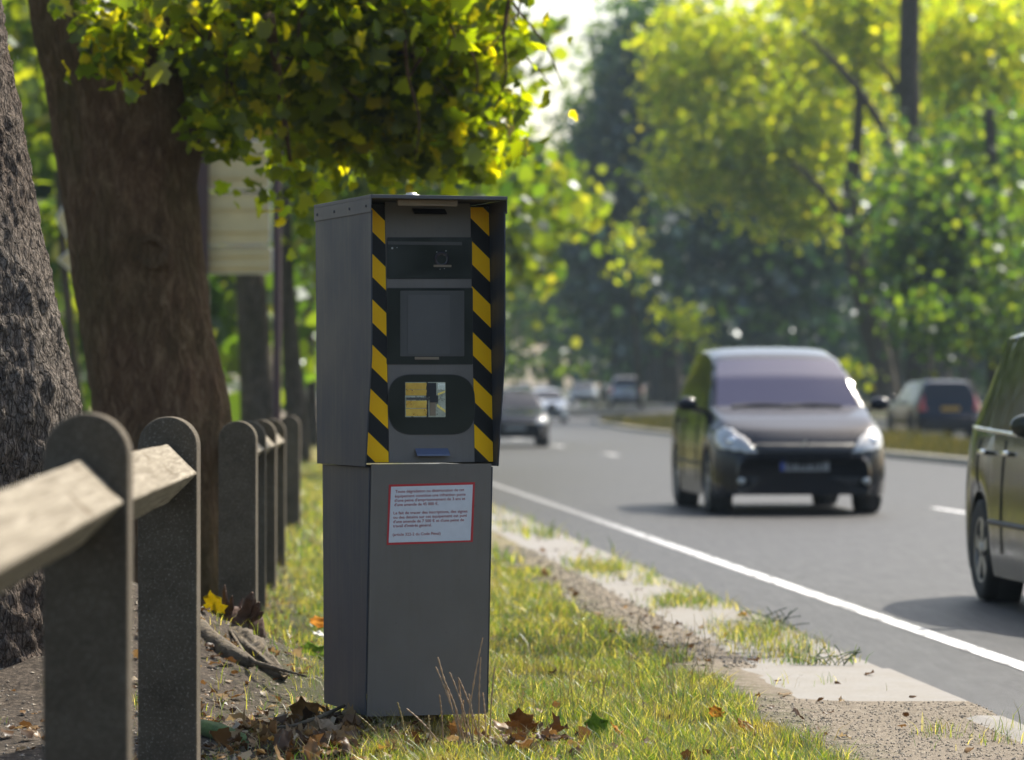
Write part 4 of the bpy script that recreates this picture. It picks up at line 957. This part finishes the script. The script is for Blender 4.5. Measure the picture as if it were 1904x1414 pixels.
# ---- single fallen leaves one can point at
def big_leaf(name, label, px, py, D, size, mat, curl=1., rot=0, tilt=0, shape='maple', lift=.02, cat='fallen leaf'):
    p = W(px, py, D); base = leaf_shape(shape); b = bmesh.new()
    f = b.faces.new([b.verts.new((x*size, y*size-.5*size, 0)) for x, y, z in base]); bmesh.ops.triangulate(b, faces=[f])
    bmesh.ops.subdivide_edges(b, edges=b.edges, cuts=3, use_grid_fill=True)
    Rm = Matrix.Rotation(rot, 3, 'Z') @ Matrix.Rotation(tilt, 3, 'X')
    for v in b.verts:
        x, y = v.co.x/size, v.co.y/size
        v.co.z = size*(curl*(.9*x*x+.35*y*y)+.10*noise.noise(Vector((x*4, y*4, px)))-.05)
        v.co.x *= 1-.35*abs(curl)*abs(x)
    me = bpy.data.meshes.new(name)
    for v in b.verts: v.co = Rm @ v.co
    b.to_mesh(me); b.free(); me.materials.append(M[mat])
    for q in me.polygons: q.use_smooth = True
    o = bpy.data.objects.new(name, me); COL.objects.link(o); o.location = p
    m_ = o.modifiers.new('thick', 'SOLIDIFY'); m_.thickness = .0012
    return tag(o, label, cat, 'fallen leaves')
BL = [('big rust-brown curled leaf propped against the left base of the cabinet', 566, 1322, 15.5, .15, 'l_brown', .5, .4, 1.0), ('smaller orange-brown leaf touching the cabinet lower left corner', 602, 1318, 15.45, .09, 'l_brown', .6, 1.7, .7),
      ('whitish curled leaf alone on the bare dark soil', 410, 1240, 17.2, .115, 'l_white', -.8, .7, .3), ('yellow-green leaf hanging at the left edge of the root stump', 397, 1118, 17.9, .12, 'l_yellow', .3, 2.6, 1.2),
      ('orange leaf lying beside the cabinet flank above a white one', 592, 1155, 19.4, .12, 'l_orange', .6, .4, .5), ('white leaf peeking from behind the cabinet left side', 594, 1178, 18.8, .1, 'l_white', .3, 1.2, .4),
      ('broad olive-green leaf left of the cabinet on the litter', 578, 1212, 18.2, .16, 'l_green', .5, .3, .7), ('pale tan leaf with rolled edges low beside the cabinet base', 600, 1352, 14.95, .13, 'l_tan', 1.1, 1.1, .8),
      ('ochre leaf curled like a cup at the bottom edge', 572, 1395, 14.7, .13, 'l_orange', 1.2, 2.3, .6), ('grey-tan folded leaf between the ochre leaf and the pedestal', 618, 1388, 14.75, .14, 'l_tan', .9, .2, .9),
      ('bright green blade-shaped leaf at the bottom edge left of the pedestal', 606, 1404, 14.5, .10, 'l_green', .2, 2.4, 1.2), ('upright olive and orange leaf standing in the lit turf', 1108, 1352, 14.9, .13, 'l_green', .6, .5, 1.3),
      ('orange leaf lying right of the upright leaf in the turf', 1148, 1358, 15.0, .09, 'l_orange', .6, 1.5, .9), ('brown leaf at the gravel side end of the turf', 1385, 1350, 15.3, .10, 'l_brown', .7, .9, .7),
      ('white curled leaf in the middle of the sunny turf', 1172, 1300, 16.6, .09, 'l_white', .7, 1.9, .5), ('tan leaf at the foot of the brown seed-headed tuft', 968, 1340, 15.0, .13, 'l_brown', .9, 2.9, 1.0),
      ('long pale leaf at the bottom of the turf below the upright one', 1165, 1398, 14.7, .11, 'l_white', .9, .9, .4), ('amber leaf on the turf near the gravel, smaller than the brown one', 1330, 1322, 15.9, .07, 'l_orange', .7, .2, .8)]
for lab_, px, py, D, s, mt, cu_, ro, ti in BL: big_leaf('fallen_leaf', lab_, px, py, D, s, mt, cu_, ro, ti, shape='maple')
# white leaf scraps left on soil, mossy stick, twig
m = MB(); p0 = W(372, 1352, 15.2); p1 = W(440, 1375, 14.95); p2 = W(520, 1412, 14.75); p3 = W(560, 1440, 14.6)
m.tube([p0, (p0+p1)/2+V3((0, 0, .005)), p1, p2, p3], [.03, .035, .034, .026, .02], 12, True, lambda th, i, p: 1+.3*noise.noise(V3((p.x*30, math.cos(th)*2, math.sin(th)*2))))
tag(m.go('mossy_branch', M['mossy'], None, True), 'moss-green piece of branch lying at the bottom edge right of the posts', 'branch')
m = MB(); m.tube([W(640, 1312, 15.35), W(600, 1332, 15.2), W(545, 1350, 15.1), W(440, 1358, 15.1)], [.007, .009, .006, .002], 7)
tag(m.go('twig', M['rootbark'], None, True), 'dark thin twig leaning on the cabinet lower left corner', 'twig')
# stump with splinters and exposed roots
stp = thing('broken_root_stump', 'dark splintered root stump on the soil bank behind the fence posts', 'stump', (-1.33, 18.1, .2))
m = MB(); cs = W(430, 1150, 18.1)
m.tube([cs+V3((.02, 0, -.12)), cs+V3((0, 0, -.02)), cs+V3((0, 0, .05))], [.15, .14, .10], 26, True, lambda th, i, p: 1+.35*noise.noise(V3((math.cos(th)*3, math.sin(th)*3, i*.9))))
m.go('stump_base', M['soil'], stp, True)
m = MB(); rr = random.Random(5)
for i in range(26):
    a = rr.uniform(0, 6.28); r_ = rr.uniform(.05, .13); b_ = cs+V3((math.cos(a)*r_, math.sin(a)*r_*.8, .0)); L_ = rr.uniform(.05, .10)
    d_ = V3((math.cos(a)*.5+rr.uniform(-.3, .3), math.sin(a)*.3, 1)).normalized()
    m.tube([b_, b_+d_*L_*.6, b_+d_*L_], [.016, .011, .003], 6)
for x0, y0, x1, y1, r_ in ((415, 1145, 418, 1088, .014), (450, 1150, 470, 1102, .026), (425, 1140, 432, 1108, .012), (470, 1150, 490, 1138, .014), (462, 1155, 482, 1120, .018)):
    a_ = W(x0, y0, 18.0); b_ = W(x1, y1, 17.95); m.tube([a_, (a_*2+b_)/3+V3((.01, 0, .0)), b_+(a_-b_)*.2, b_], [r_*1.2, r_, r_*.8, r_*.25], 8, True, lambda th, i, p: 1+.3*noise.noise(V3((p.x*60, p.z*40, th))))
m.go('splinters', M['soil'], stp)
m = MB(); pr = [q-V3((0, 0, .03)) for q in (W(395, 1165, 18.1), W(425, 1182, 17.8), W(455, 1200, 17.5), W(490, 1225, 17.2), W(530, 1245, 16.9))]
m.tube([a_+(b_-a_)*k/6 for a_, b_ in zip(pr, pr[1:]) for k in range(6)]+[pr[-1]], np.interp(np.arange(25), [0, 6, 12, 18, 24], [.05, .07, .075, .06, .015]).tolist(), 40, True, lambda th, i, p: 1+.55*noise.noise(V3((p.x*16, math.cos(th)*2.5, math.sin(th)*2.5+i*.1)))+.3*noise.noise(V3((p.x*50, math.cos(th)*7, math.sin(th)*7))))
m.go('root', M['rootbark'], stp, True)
m = MB(); m.tube([W(430, 1175, 17.6), W(452, 1212, 17.2), W(475, 1232, 16.9), W(520, 1245, 16.7), W(570, 1258, 16.5)], [.006, .009, .010, .008, .003], 8)
m.go('root', M['rootbark'], stp, True)
m = MB(); m.tube([W(350, 1150, 17.6), W(385, 1190, 17.3), W(430, 1222, 17.1), W(470, 1235, 17)], [.05, .06, .05, .015], 14, True, lambda th, i, p: 1+.3*noise.noise(V3((p.x*12, math.cos(th)*2, math.sin(th)*2+i))))
m.go('root', M['rootbark'], stp, True)

# ================================================================== DIRECTION SIGNS SEEN FROM BEHIND
sg = thing('direction_sign', 'backs of beige arrow-ended direction panels on maroon posts behind the trunk', 'road sign', tuple(W(310, 726, 50).xy)+(0,))
def panel(y0, y1, x0, x1, arrow, D=50):
    m = MB(); r = 6; ym = (y0+y1)/2
    pl = [(x0 if arrow else x0, ym), (x0+26, y0+2), (x0+30, y0)] if arrow else [(x0, y1), (x0, y0)]
    pl += [(x1-r, y0), (x1, y0+r), (x1, y1-r), (x1-r, y1)]
    if arrow: pl += [(x0+30, y1), (x0+26, y1-2)]
    p3 = [W(x, y, D) for x, y in pl]; m.poly_prism(p3, (0, .03, 0)); s = m.go('panel', M['sign_back'], sg)
    m = MB(); n = len(p3); c = sum(p3, V3((0, 0, 0)))/n
    for i in range(n): m.tube([p3[i]+V3((0, -.006, 0)), p3[(i+1) % n]+V3((0, -.006, 0))], .012, 6)
    m.go('rim', M['sign_frame'], s)
    m = MB()
    for yy in (y0+.28*(y1-y0), y0+.72*(y1-y0)):
        a_ = W(x0+34, yy, D-.03); b_ = W(x1-8, yy, D-.03); m.box((a_+b_)/2, ((b_-a_).length, .02, .04))
    m.go('stiffener', M['sign_back'], s)
panel(262, 354, 108, 502, True); panel(360, 455, 105, 503, True); panel(460, 509, 108, 506, True)
for x, yb in ((376, 850), (212, 850)):
    m = MB(); a_ = W(x, 230, 49.85); b_ = W(x, 930, 49.85); m.box((a_.x, 49.85, (a_.z-.05)/2), (.165, .16, a_.z+.05), bev=.01); m.go('signpost', M['signpost'], sg)
m = MB(); a_ = W(515, 300, 44); m.lathe([(.06, -.1), (.06, 1.0), (.048, 1.05), (.045, 8)], (a_.x, 44, 0), (0, 0, 1), 16)
lp = thing('street_lamp', 'thin dark pole standing between the sign panels and the cabinet', 'lamp post', (a_.x, 44, 0)); m.go('pole', M['signpost'], lp, True)
m = MB(); m.tube([(a_.x, 44, 7.9), (a_.x+.1, 44, 8.4), (a_.x+.8, 44, 8.7), (a_.x+1.5, 44, 8.75)], [.045, .04, .035, .03], 8); m.go('arm', M['signpost'], lp, True)
m = MB(); m.ball((a_.x+1.75, 44, 8.74), (.34, .14, .07)); m.go('lamp_head', M['sign_frame'], lp, True)

# ================================================================== CARS
def interp(tab, y):
    if y <= tab[0][0]: return tab[0][1]
    for (a, b), (c, d) in zip(tab, tab[1:]):
        if y <= c: t = (y-a)/(c-a); return b+(d-b)*t
    return tab[-1][1]
MPV = dict(L=4.66, top=[(0, .60), (.03, .70), (.10, .78), (.30, .90), (.7, 1.02), (1.15, 1.11), (1.28, 1.14), (1.75, 1.47), (2.15, 1.655), (2.3, 1.71), (2.8, 1.79), (3.4, 1.80), (4.1, 1.76), (4.35, 1.66), (4.5, 1.36), (4.58, 1.1), (4.63, .8), (4.66, .6)],
     belt=[(0, .56), (.03, .64), (.10, .70), (.30, .80), (.7, .92), (1.15, 1.02), (1.4, 1.06), (3, 1.10), (4.3, 1.13), (4.58, 1.0), (4.63, .76), (4.66, .58)],
     wid=[(0, .70), (.05, .80), (.15, .865), (.35, .915), (.8, .945), (3.9, .945), (4.4, .91), (4.58, .85), (4.66, .78)],
     wt=[(0, .60), (.1, .70), (.5, .80), (1.15, .84), (1.3, .83), (2.2, .70), (3, .68), (4.2, .65), (4.35, .59), (4.55, .68), (4.66, .66)],
     ws=(1.28, 2.15), rw=(4.33, 4.52), sw=[(1.62, 1.98), (2.06, 2.98), (3.04, 3.66), (3.74, 4.22)], wheels=(.93, 3.78), wr=.335, zs=.185)
CAR = dict(L=4.25, top=[(0, .50), (.03, .60), (.12, .70), (.35, .78), (.8, .87), (1.15, .93), (1.25, .96), (1.6, 1.18), (1.95, 1.36), (2.1, 1.40), (2.6, 1.44), (3.2, 1.42), (3.6, 1.34), (4.0, 1.08), (4.12, .95), (4.2, .75), (4.25, .55)],
     belt=[(0, .47), (.03, .55), (.12, .63), (.35, .71), (.8, .81), (1.2, .88), (2.5, .91), (3.8, .95), (4.1, .90), (4.2, .70), (4.25, .53)],
     wid=[(0, .65), (.05, .74), (.15, .80), (.4, .85), (.8, .875), (3.5, .875), (4.0, .84), (4.25, .72)],
     wt=[(0, .55), (.1, .64), (.5, .74), (1.15, .76), (1.3, .73), (2.0, .57), (3.1, .54), (3.6, .55), (4.1, .66), (4.25, .6)],
     ws=(1.25, 1.98), rw=(3.62, 4.02), sw=[(1.7, 2.45), (2.52, 3.3)], wheels=(.82, 3.4), wr=.315, zs=.19)
SUV = dict(L=4.5, top=[(0, .60), (.03, .75), (.10, .90), (.35, .99), (.9, 1.06), (1.15, 1.09), (1.25, 1.12), (1.6, 1.38), (1.85, 1.58), (2.0, 1.63), (2.6, 1.68), (3.8, 1.68), (4.15, 1.63), (4.3, 1.36), (4.4, 1.08), (4.46, .85), (4.5, .6)],
     belt=[(0, .56), (.03, .69), (.10, .82), (.35, .92), (.9, 1.0), (1.2, 1.04), (4.1, 1.09), (4.38, 1.03), (4.46, .82), (4.5, .58)],
     wid=[(0, .74), (.05, .82), (.15, .87), (.4, .90), (.8, .915), (3.9, .915), (4.3, .90), (4.5, .84)],
     wt=[(0, .62), (.1, .74), (.5, .80), (1.15, .80), (1.3, .77), (1.9, .64), (3.9, .62), (4.15, .61), (4.4, .76), (4.5, .7)],
     ws=(1.25, 1.88), rw=(4.17, 4.38), sw=[(1.65, 2.4), (2.47, 3.2), (3.3, 4.0)], wheels=(.85, 3.5), wr=.36, zs=.26)
MPV2 = dict(MPV); MPV2['top'] = MPV['top'][:11]+[(3.4, 1.80), (3.98, 1.78), (4.2, 1.68), (4.42, 1.40), (4.55, 1.15), (4.63, .9), (4.66, .6)]
MPV2['wt'] = [(0, .60), (.1, .70), (.5, .80), (1.15, .82), (1.3, .80), (2.2, .70), (3, .70), (4.3, .68), (4.66, .66)]; MPV2['rw'] = (4.1, 4.42)
MPV2['sw'] = [(1.62, 1.98), (2.06, 2.98), (3.04, 3.62), (3.70, 3.98)]
def car(name, label, cat, D_, loc, rz, paint, near=0, facing='front', group=None, plate='plate', scale=1., rails=False, screen='carglass', hand=True, bars=False):
    root = thing(name, label, cat, loc, rz, group); root.scale = (scale,)*3
    L = D_['L']; wy = D_['wheels']; wr = D_['wr']; zs0 = D_['zs']
    step = .07 if near else .16
    S = set(np.round(np.arange(0, L, step), 3).tolist()+[.03, .08, L-.03, L-.08, L])
    for a, b in [D_['ws'], D_['rw']]+D_['sw']: S |= {a, b}
    for c in wy: S |= {round(c+(wr+.05)*math.cos(t), 3) for t in np.linspace(0, math.pi, 15 if near else 9)}
    S = sorted(S); S2 = [S[0]]
    for s in S[1:]:
        if s-S2[-1] > .012: S2.append(s)
        elif any(abs(s-k) < 1e-6 for r_ in [D_['ws'], D_['rw']]+D_['sw'] for k in r_): S2[-1] = s
    S = S2; rows = 13
    def section(y):
        zt, zb, w_, wt = (interp(D_[k], y) for k in ('top', 'belt', 'wid', 'wt'))
        zs = zs0+.03*max(0, 1-y/.25)+.10*max(0, 1-(L-y)/.3)
        for c in wy:
            d = abs(y-c)
            if d < wr+.05: zs = max(zs, wr+math.sqrt((wr+.05)**2-d*d))
        g = max(0, zt-zb); ze = zb+g*.90; zb_ = max(zb, zs+.06)
        lt = lambda t: zs+(zb_-zs)*t
        flare = .012*math.exp(-((min(abs(y-c) for c in wy))/.4)**2)
        return [(w_*.965+flare, lt(0)), (w_*.99+flare, lt(.14)), (w_+flare*.7, lt(.45)), (w_*.985, lt(.78)), (w_*.955, lt(.97)), (w_*.94, zb_+.004),
                ((w_*.94)*.66+wt*.34, zb_+(ze-zb_)*.36+.004), ((w_*.94)*.30+wt*.70, zb_+(ze-zb_)*.72+.004), (wt+.004, ze+.004), (wt*.93, zb+g*.962+.004), (wt*.66, zb+g*.988+.004), (wt*.33, zt+.004), (0, zt+.005)]
    V = []; idx = {}
    for i, y in enumerate(S):
        s = section(y)
        for j, (x, z) in enumerate(s):
            for sd in (1, -1):
                if j == rows-1 and sd < 0: idx[i, j, sd] = idx[i, j, 1]; continue
                idx[i, j, sd] = len(V); yy = y
                if y < .5: yy = y+.30*(abs(x)/.95)**3*(1-y/.5)          # rounded plan of the nose
                if y > L-.4: yy = y-.16*(abs(x)/.95)**3*(1-(L-y)/.4)
                V.append(V3((sd*x, yy, z)))
    F_ = {}
    for i in range(len(S)-1):
        ym = (S[i]+S[i+1])/2
        for j in range(rows-1):
            for sd in (1, -1):
                k = 'body'
                if D_['ws'][0] < ym < D_['ws'][1] and j >= 9: k = 'windscreen'
                elif D_['rw'][0] < ym < D_['rw'][1] and j >= 9: k = 'rear_window'
                elif 5 <= j < 8:
                    for q, (a, b) in enumerate(D_['sw']):
                        if a < ym < b: k = ('side_window', q, sd)
                f = (idx[i, j, sd], idx[i+1, j, sd], idx[i+1, j+1, sd], idx[i, j+1, sd]); f = f if sd < 0 else f[::-1]
                g = []; [g.append(v) for v in f if v not in g]
                if len(g) > 2: F_.setdefault(k, []).append(tuple(g))
    for e in (0, len(S)-1):
        ring = [idx[e, j, 1] for j in range(rows)]+[idx[e, j, -1] for j in range(rows-2, -1, -1)]
        F_['body'].append(tuple(ring if e == 0 else ring[::-1]))
    bvh = BVHTree.FromPolygons(V, sum(F_.values(), []))
    def sub(fs):
        m = {}; vs = []; o = []
        for f in fs:
            for v in f:
                if v not in m: m[v] = len(vs); vs.append(V[v])
            o.append([m[v] for v in f])
        return vs, o
    def prt(nm, vs, fs, mat, parent=root, smooth=True): return mk(nm, vs, fs, M[mat], parent, smooth, world=False)
    b = prt('body', *sub(F_['body']), paint)
    if near:
        bv = b.modifiers.new('s', 'SUBSURF'); bv.levels = 1; bv.render_levels = 1; bv.boundary_smooth = 'PRESERVE_CORNERS'
    for k, fs in F_.items():
        if k == 'body': continue
        if k == 'windscreen': prt('windscreen', *sub(fs), screen)
        elif k == 'rear_window': prt('rear_window', *sub(fs), 'carglass')
        else: prt('side_window', *sub(fs), 'carglass')
    # underbody
    m = MB(); m.box((0, L/2, .46), (1.50, L-.5, .40)); m.go('underbody', M['trim'], root, world=False)
    # things laid on the skin
    def skin(nm, poly, mat, side='front', off=.006, res=.03, parent=root):
        xs = [p[0] for p in poly]; zs_ = [p[1] for p in poly]
        def inside(x, z):
            c = False; n = len(poly)
            for i in range(n):
                (x1, z1), (x2, z2) = poly[i], poly[i-1]
                if (z1 > z) != (z2 > z) and x < (x2-x1)*(z-z1)/(z2-z1)+x1: c = not c
            return c
        d = {'front': V3((0, 1, 0)), 'rear': V3((0, -1, 0)), 'xp': V3((-1, 0, 0)), 'xn': V3((1, 0, 0))}[side]
        nx = max(2, int((max(xs)-min(xs))/res)); nz_ = max(2, int((max(zs_)-min(zs_))/res)); g = {}; vs = []; fs = []
        def vert(i, j):
            if (i, j) in g: return g[i, j]
            x = min(xs)+(max(xs)-min(xs))*i/nx; z = min(zs_)+(max(zs_)-min(zs_))*j/nz_
            o = V3((x, -1, z)) if side == 'front' else V3((x, L+1, z)) if side == 'rear' else V3((2 if side == 'xp' else -2, x, z))
            h = bvh.ray_cast(o, d); g[i, j] = None
            if h[0] is not None: g[i, j] = len(vs); vs.append(h[0]-d*off)
            return g[i, j]
        for i in range(nx):
            for j in range(nz_):
                if inside(min(xs)+(max(xs)-min(xs))*(i+.5)/nx, min(zs_)+(max(zs_)-min(zs_))*(j+.5)/nz_):
                    q = [vert(i, j), vert(i+1, j), vert(i+1, j+1), vert(i, j+1)]
                    if None not in q: fs.append(q)
        if not fs: return None
        o = prt(nm, vs, fs, mat, parent); sm = o.modifiers.new('t', 'SOLIDIFY'); sm.thickness = .004; sm.offset = 0; return o
    mir = lambda p: [(-x, z) for x, z in p][::-1]
    res = .018 if near else .04
    hz = interp(D_['top'], .30)
    if facing in ('front', 'both'):
        if D_ in (MPV, MPV2): hl = [(.50, .66), (.60, .655), (.86, .70), (.905, .76), (.90, .86), (.80, .93), (.72, .90), (.60, .80)]
        else: hl = [(.46, hz-.20), (.80, hz-.21), (.84, hz-.12), (.80, hz-.02), (.66, hz-.04), (.50, hz-.11)]
        for p in (hl, mir(hl)):
            o = skin('headlight', p, 'lamp', 'front', .010, res)
            if near and o:
                c = sum((v.co for v in o.data.vertices), V3((0, 0, 0)))/len(o.data.vertices)
                MB().ball(c+V3((0, -.010, 0)), (.07, .03, .055), 16, 10).go('lamp_bowl', M['chrome'], o, True, world=False)
        zg = .74 if D_ in (MPV, MPV2) else hz-.16
        skin('grille', [(-.48, zg-.09), (.48, zg-.09), (.55, zg), (.50, zg+.015), (-.50, zg+.015), (-.55, zg)], 'trim', 'front', .008, res)
        skin('lower_grille', [(-.55, .28), (.55, .28), (.60, .40), (-.60, .40)], 'trim', 'front', .007, res)
        fy = bvh.ray_cast(V3((0, -1, .52)), V3((0, 1, 0)))[0]; pz = .52 if D_ in (MPV, MPV2) else .46
        if fy is not None:
            pl = MB().box((0, fy.y-.02, pz), (.52, .012, .11), bev=.003 if near else 0).go('number_plate', M[plate], root, world=False)
            if near:
                MB().box((-.235, fy.y-.027, pz), (.045, .003, .10)).go('plate_band', M['plate_b'], pl, world=False)
                for x in (-.17, -.13, -.06, -.02, .02, .09, .13, .18): MB().box((x, fy.y-.0275, pz), (.024, .003, .06)).go('plate_mark', M['trim'], pl, world=False)
        if near:
            g_ = bvh.ray_cast(V3((0, -1, .73)), V3((0, 1, 0)))[0]; m = MB(); yy = g_.y-.022
            o_ = [(0, .075), (.048, 0), (0, -.075), (-.048, 0)]; i_ = [(0, .048), (.028, 0), (0, -.048), (-.028, 0)]
            vs = [V3((x, yy, .73+z)) for x, z in o_]+[V3((x, yy, .73+z)) for x, z in i_]+[V3((x, yy+.012, .73+z)) for x, z in o_]+[V3((x, yy+.012, .73+z)) for x, z in i_]
            m.add(vs, [(i, (i+1) % 4, 4+(i+1) % 4, 4+i) for i in range(4)]+[(8+i, 12+i, 12+(i+1) % 4, 8+(i+1) % 4) for i in range(4)]+[(i, 8+i, 8+(i+1) % 4, (i+1) % 4) for i in range(4)]+[(4+i, 4+(i+1) % 4, 12+(i+1) % 4, 12+i) for i in range(4)])
            m.go('emblem', M['chrome'], root, world=False)
            for sx in (-1, 1):
                c = bvh.ray_cast(V3((sx*.66, -1, .36)), V3((0, 1, 0)))[0]
                if c is not None: MB().ball(c+V3((0, -.004, 0)), (.045, .02, .04)).go('fog_lamp', M['lamp'], root, True, world=False)
            m = MB()
            for x0, x1 in ((-.62, .02), (-.05, .58)):
                pts = []
                for t in np.linspace(0, 1, 8):
                    x = x0+(x1-x0)*t; y = 1.24+.05*math.sin(math.pi*t); h = bvh.ray_cast(V3((x, y, 3)), V3((0, 0, -1)))[0]
                    pts.append(h+V3((0, 0, .014)))
                m.tube(pts, .011, 6)
            m.go('wipers', M['trim'], root, world=False)
    if facing in ('rear', 'both'):
        zt_ = interp(D_['belt'], L-.12)
        tl = [(.66, zt_-.22), (.86, zt_-.22), (.88, zt_+.30), (.72, zt_+.34), (.70, zt_)] if D_ is SUV else [(.52, zt_-.2), (.82, zt_-.2), (.82, zt_-.02), (.60, zt_-.02)]
        for p in (tl, mir(tl)): skin('tail_light', p, 'tail', 'rear', .008, res)
        fy = bvh.ray_cast(V3((0, L+1, zt_-.16)), V3((0, -1, 0)))[0]
        if fy is not None: MB().box((0, fy.y+.03, zt_-.16), (.52, .014, .12)).go('number_plate', M[plate], root, world=False)
        MB().box((0, L+.01, .47), (1.5, .10, .16), bev=.02).go('bumper', M['trim'], root, world=False)
    # wheels
    for yc in wy:
        for sx in (-1, 1):
            wc = V3((sx*(interp(D_['wid'], yc)-.115), yc, wr)); hw = .10
            prof = [(wr*.62, -hw*.8), (wr*.86, -hw), (wr*.97, -hw*.85), (wr, -hw*.45), (wr, hw*.45), (wr*.97, hw*.85), (wr*.86, hw), (wr*.62, hw*.8)]
            wb_ = MB(); wb_.lathe(prof, wc, (sx, 0, 0), 36 if near else 16)
            if not near: wb_.lathe([(wr*.63, hw*.55), (0, hw*.5)], wc, (sx, 0, 0), 16)
            wh = wb_.go('wheel', M['tyre'], root, True, world=False)
            if near:
                rm = MB(); rm.lathe([(wr*.64, hw*.82), (wr*.60, hw*.80), (wr*.58, hw*.25), (wr*.2, hw*.15), (0, hw*.15)], wc, (sx, 0, 0), 30)
                for k in range(5):
                    a = 2*math.pi*k/5+.3; dx = V3((0, math.cos(a), math.sin(a))); tx = V3((0, -math.sin(a), math.cos(a)))
                    q = [wc+V3((sx*hw*.75, 0, 0))+dx*r_+tx*w_ for r_, w_ in ((wr*.12, -.030), (wr*.59, -.045), (wr*.59, .045), (wr*.12, .030))]
                    rm.poly_prism(q, (-sx*.03, 0, 0))
                rm.ball(wc+V3((sx*hw*.72, 0, 0)), (.02, .05, .05), 12, 8)
                rm.go('rim', M['rim'], wh, False, world=False)
                MB().lathe([(wr+.045, -.14), (wr+.045, .02), (wr*.3, -.12)], wc, (sx, 0, 0), 30).go('wheel_well', M['trim'], root, True, world=False)
    # mirrors
    ym = D_['sw'][0][0]-.02; zm = interp(D_['belt'], ym)+.10
    for sx in (-1, 1):
        x0 = interp(D_['wid'], ym)*.94; m = MB()
        m.ball((sx*(x0+.17), ym-.02, zm), (.115, .085, .075), 14, 10); m.tube([(sx*(x0-.03), ym+.03, zm-.08), (sx*(x0+.1), ym, zm-.04)], .024, 6)
        m.go('wing_mirror', M[paint], root, True, world=False)
    if near and hand:
        for sx in (-1, 1):
            for q, yh in enumerate((D_['sw'][1][1]-.12, D_['sw'][2][1]-.10)) if D_ in (MPV, MPV2) else ():
                zh = .98; h = bvh.ray_cast(V3((sx*2, yh, zh)), V3((-sx, 0, 0)))[0]
                if h is not None: MB().box((h.x+sx*.022, yh, zh), (.03, .20, .035), bev=.012).go('door_handle', M['chrome' if bars else paint], root, True, world=False)
            # door shut lines
            for yl in (1.75, 2.98, 3.72):
                m = MB(); pts = []
                for z in np.linspace(.34, 1.06, 12):
                    h = bvh.ray_cast(V3((sx*2, yl, z)), V3((-sx, 0, 0)))[0]
                    if h is not None: pts.append(h+V3((sx*.0015, 0, 0)))
                if len(pts) > 3: m.tube(pts, .005, 5); m.go('shut_line', M['trim'], root, world=False)
            m = MB(); pts = []                                     # belt trim
            for y in np.linspace(1.5, 4.20, 30):
                s = section(y); pts.append(V3((sx*(s[5][0]+.006), y, s[5][1]+.002)))
            m.tube(pts, .014, 6); m.go('belt_trim', M['chrome' if bars else 'trim'], root, True, world=False)
            m = MB(); pts = []
            for y in np.linspace(.1+wy[0]+wr, wy[1]-wr-.1, 16):
                s = section(y); pts.append(V3((sx*(s[1][0]+.008), y, s[1][1]+.22)))
            m.tube(pts, .018, 6); m.go('side_strip', M['trim'], root, True, world=False)
    if rails:
        for sx in (-1, 1):
            pts = []
            for y in np.linspace(2.35, 4.15, 14):
                s = section(y); e = min(1, min(y-2.35, 4.15-y)/.15); pts.append(V3((sx*(s[9][0]-.05), y, s[10][1]+.005+.05*e)))
            MB().tube(pts, .017, 8).go('roof_rail', M['p_silver'], root, True, world=False)
    return root
RD = .0751
def at(px, D, z=0): return (W(px, 726, D).x, D, z)
car('minivan', 'dark anthracite minivan driving towards the viewer in the near lane', 'minivan', MPV, at(1498, 42.6), RD, 'p_black', 1, 'front', rails=False, screen='screen', scale=1.05)
u_c = 5.90; yr_ = 26.35
car('minivan', 'grey-green minivan cut off by the right side of the photo', 'minivan', MPV2, tuple(P(u_c, yr_-4.66)), RD, 'p_green', 1, 'front', rails=False, bars=True)
car('car', 'low black car with gleaming bonnet just right of the cabinet', 'car', CAR, at(958, 94.), .05, 'p_navy', 0, 'front')
car('car', 'white car behind the low black one', 'car', CAR, at(1018, 163.), .02, 'p_white', 0, 'front')
car('off_roader', 'dark off-roader with red lamps and yellow plate seen from behind', 'off-roader', SUV, at(1700, 111.), math.pi+.075+.045, 'p_navy', 0, 'rear', plate='plate_y')
car('off_roader', 'distant dark off-roader with pale roof edge on the far carriageway', 'off-roader', SUV, at(1163, 205, .42), math.pi-.02, 'p_silver', 0, 'rear', scale=1.0)
car('car', 'blue-grey car far off between the woodland trunks', 'car', CAR, at(1086, 232, .45), 0, 'p_blue', 0, 'front')
car('van', 'dark van far behind the white car', 'van', MPV, at(972, 360, .1), math.pi, 'p_navy', 0, 'rear', scale=1.08)
car('car', 'red-roofed car beyond the dark van', 'car', CAR, at(961, 420, .75), math.pi, 'p_red', 0, 'rear')
car('car', 'pale car half hidden by the right side of the cabinet', 'car', CAR, at(930, 150., 0), .02, 'p_silver', 0, 'front')
car('car', 'grey car far off right of the dark van', 'car', CAR, at(1008, 330, .3), math.pi, 'p_blue', 0, 'rear')
# air
m = MB(); m.box((60, 420, 34), (900, 1000, 72)); hz_ = m.go('haze', None)
hm = bpy.data.materials.new('haze'); hm.use_nodes = True; t = hm.node_tree; t.nodes.remove(t.nodes['Principled BSDF'])
pv = t.nodes.new('ShaderNodeVolumePrincipled'); pv.inputs['Color'].default_value = (.66, .83, 1., 1); pv.inputs['Density'].default_value = .0002; pv.inputs['Anisotropy'].default_value = .1
t.links.new(pv.outputs[0], t.nodes['Material Output'].inputs['Volume']); hz_.data.materials.clear(); hz_.data.materials.append(hm)
tag(hz_, 'thin bluish summer haze in the avenue', 'haze', kind='stuff')
for o in bpy.data.objects:
    if o.type == 'MESH' and o.data.materials and o.data.materials[0] is None: o.data.materials.pop(index=0)
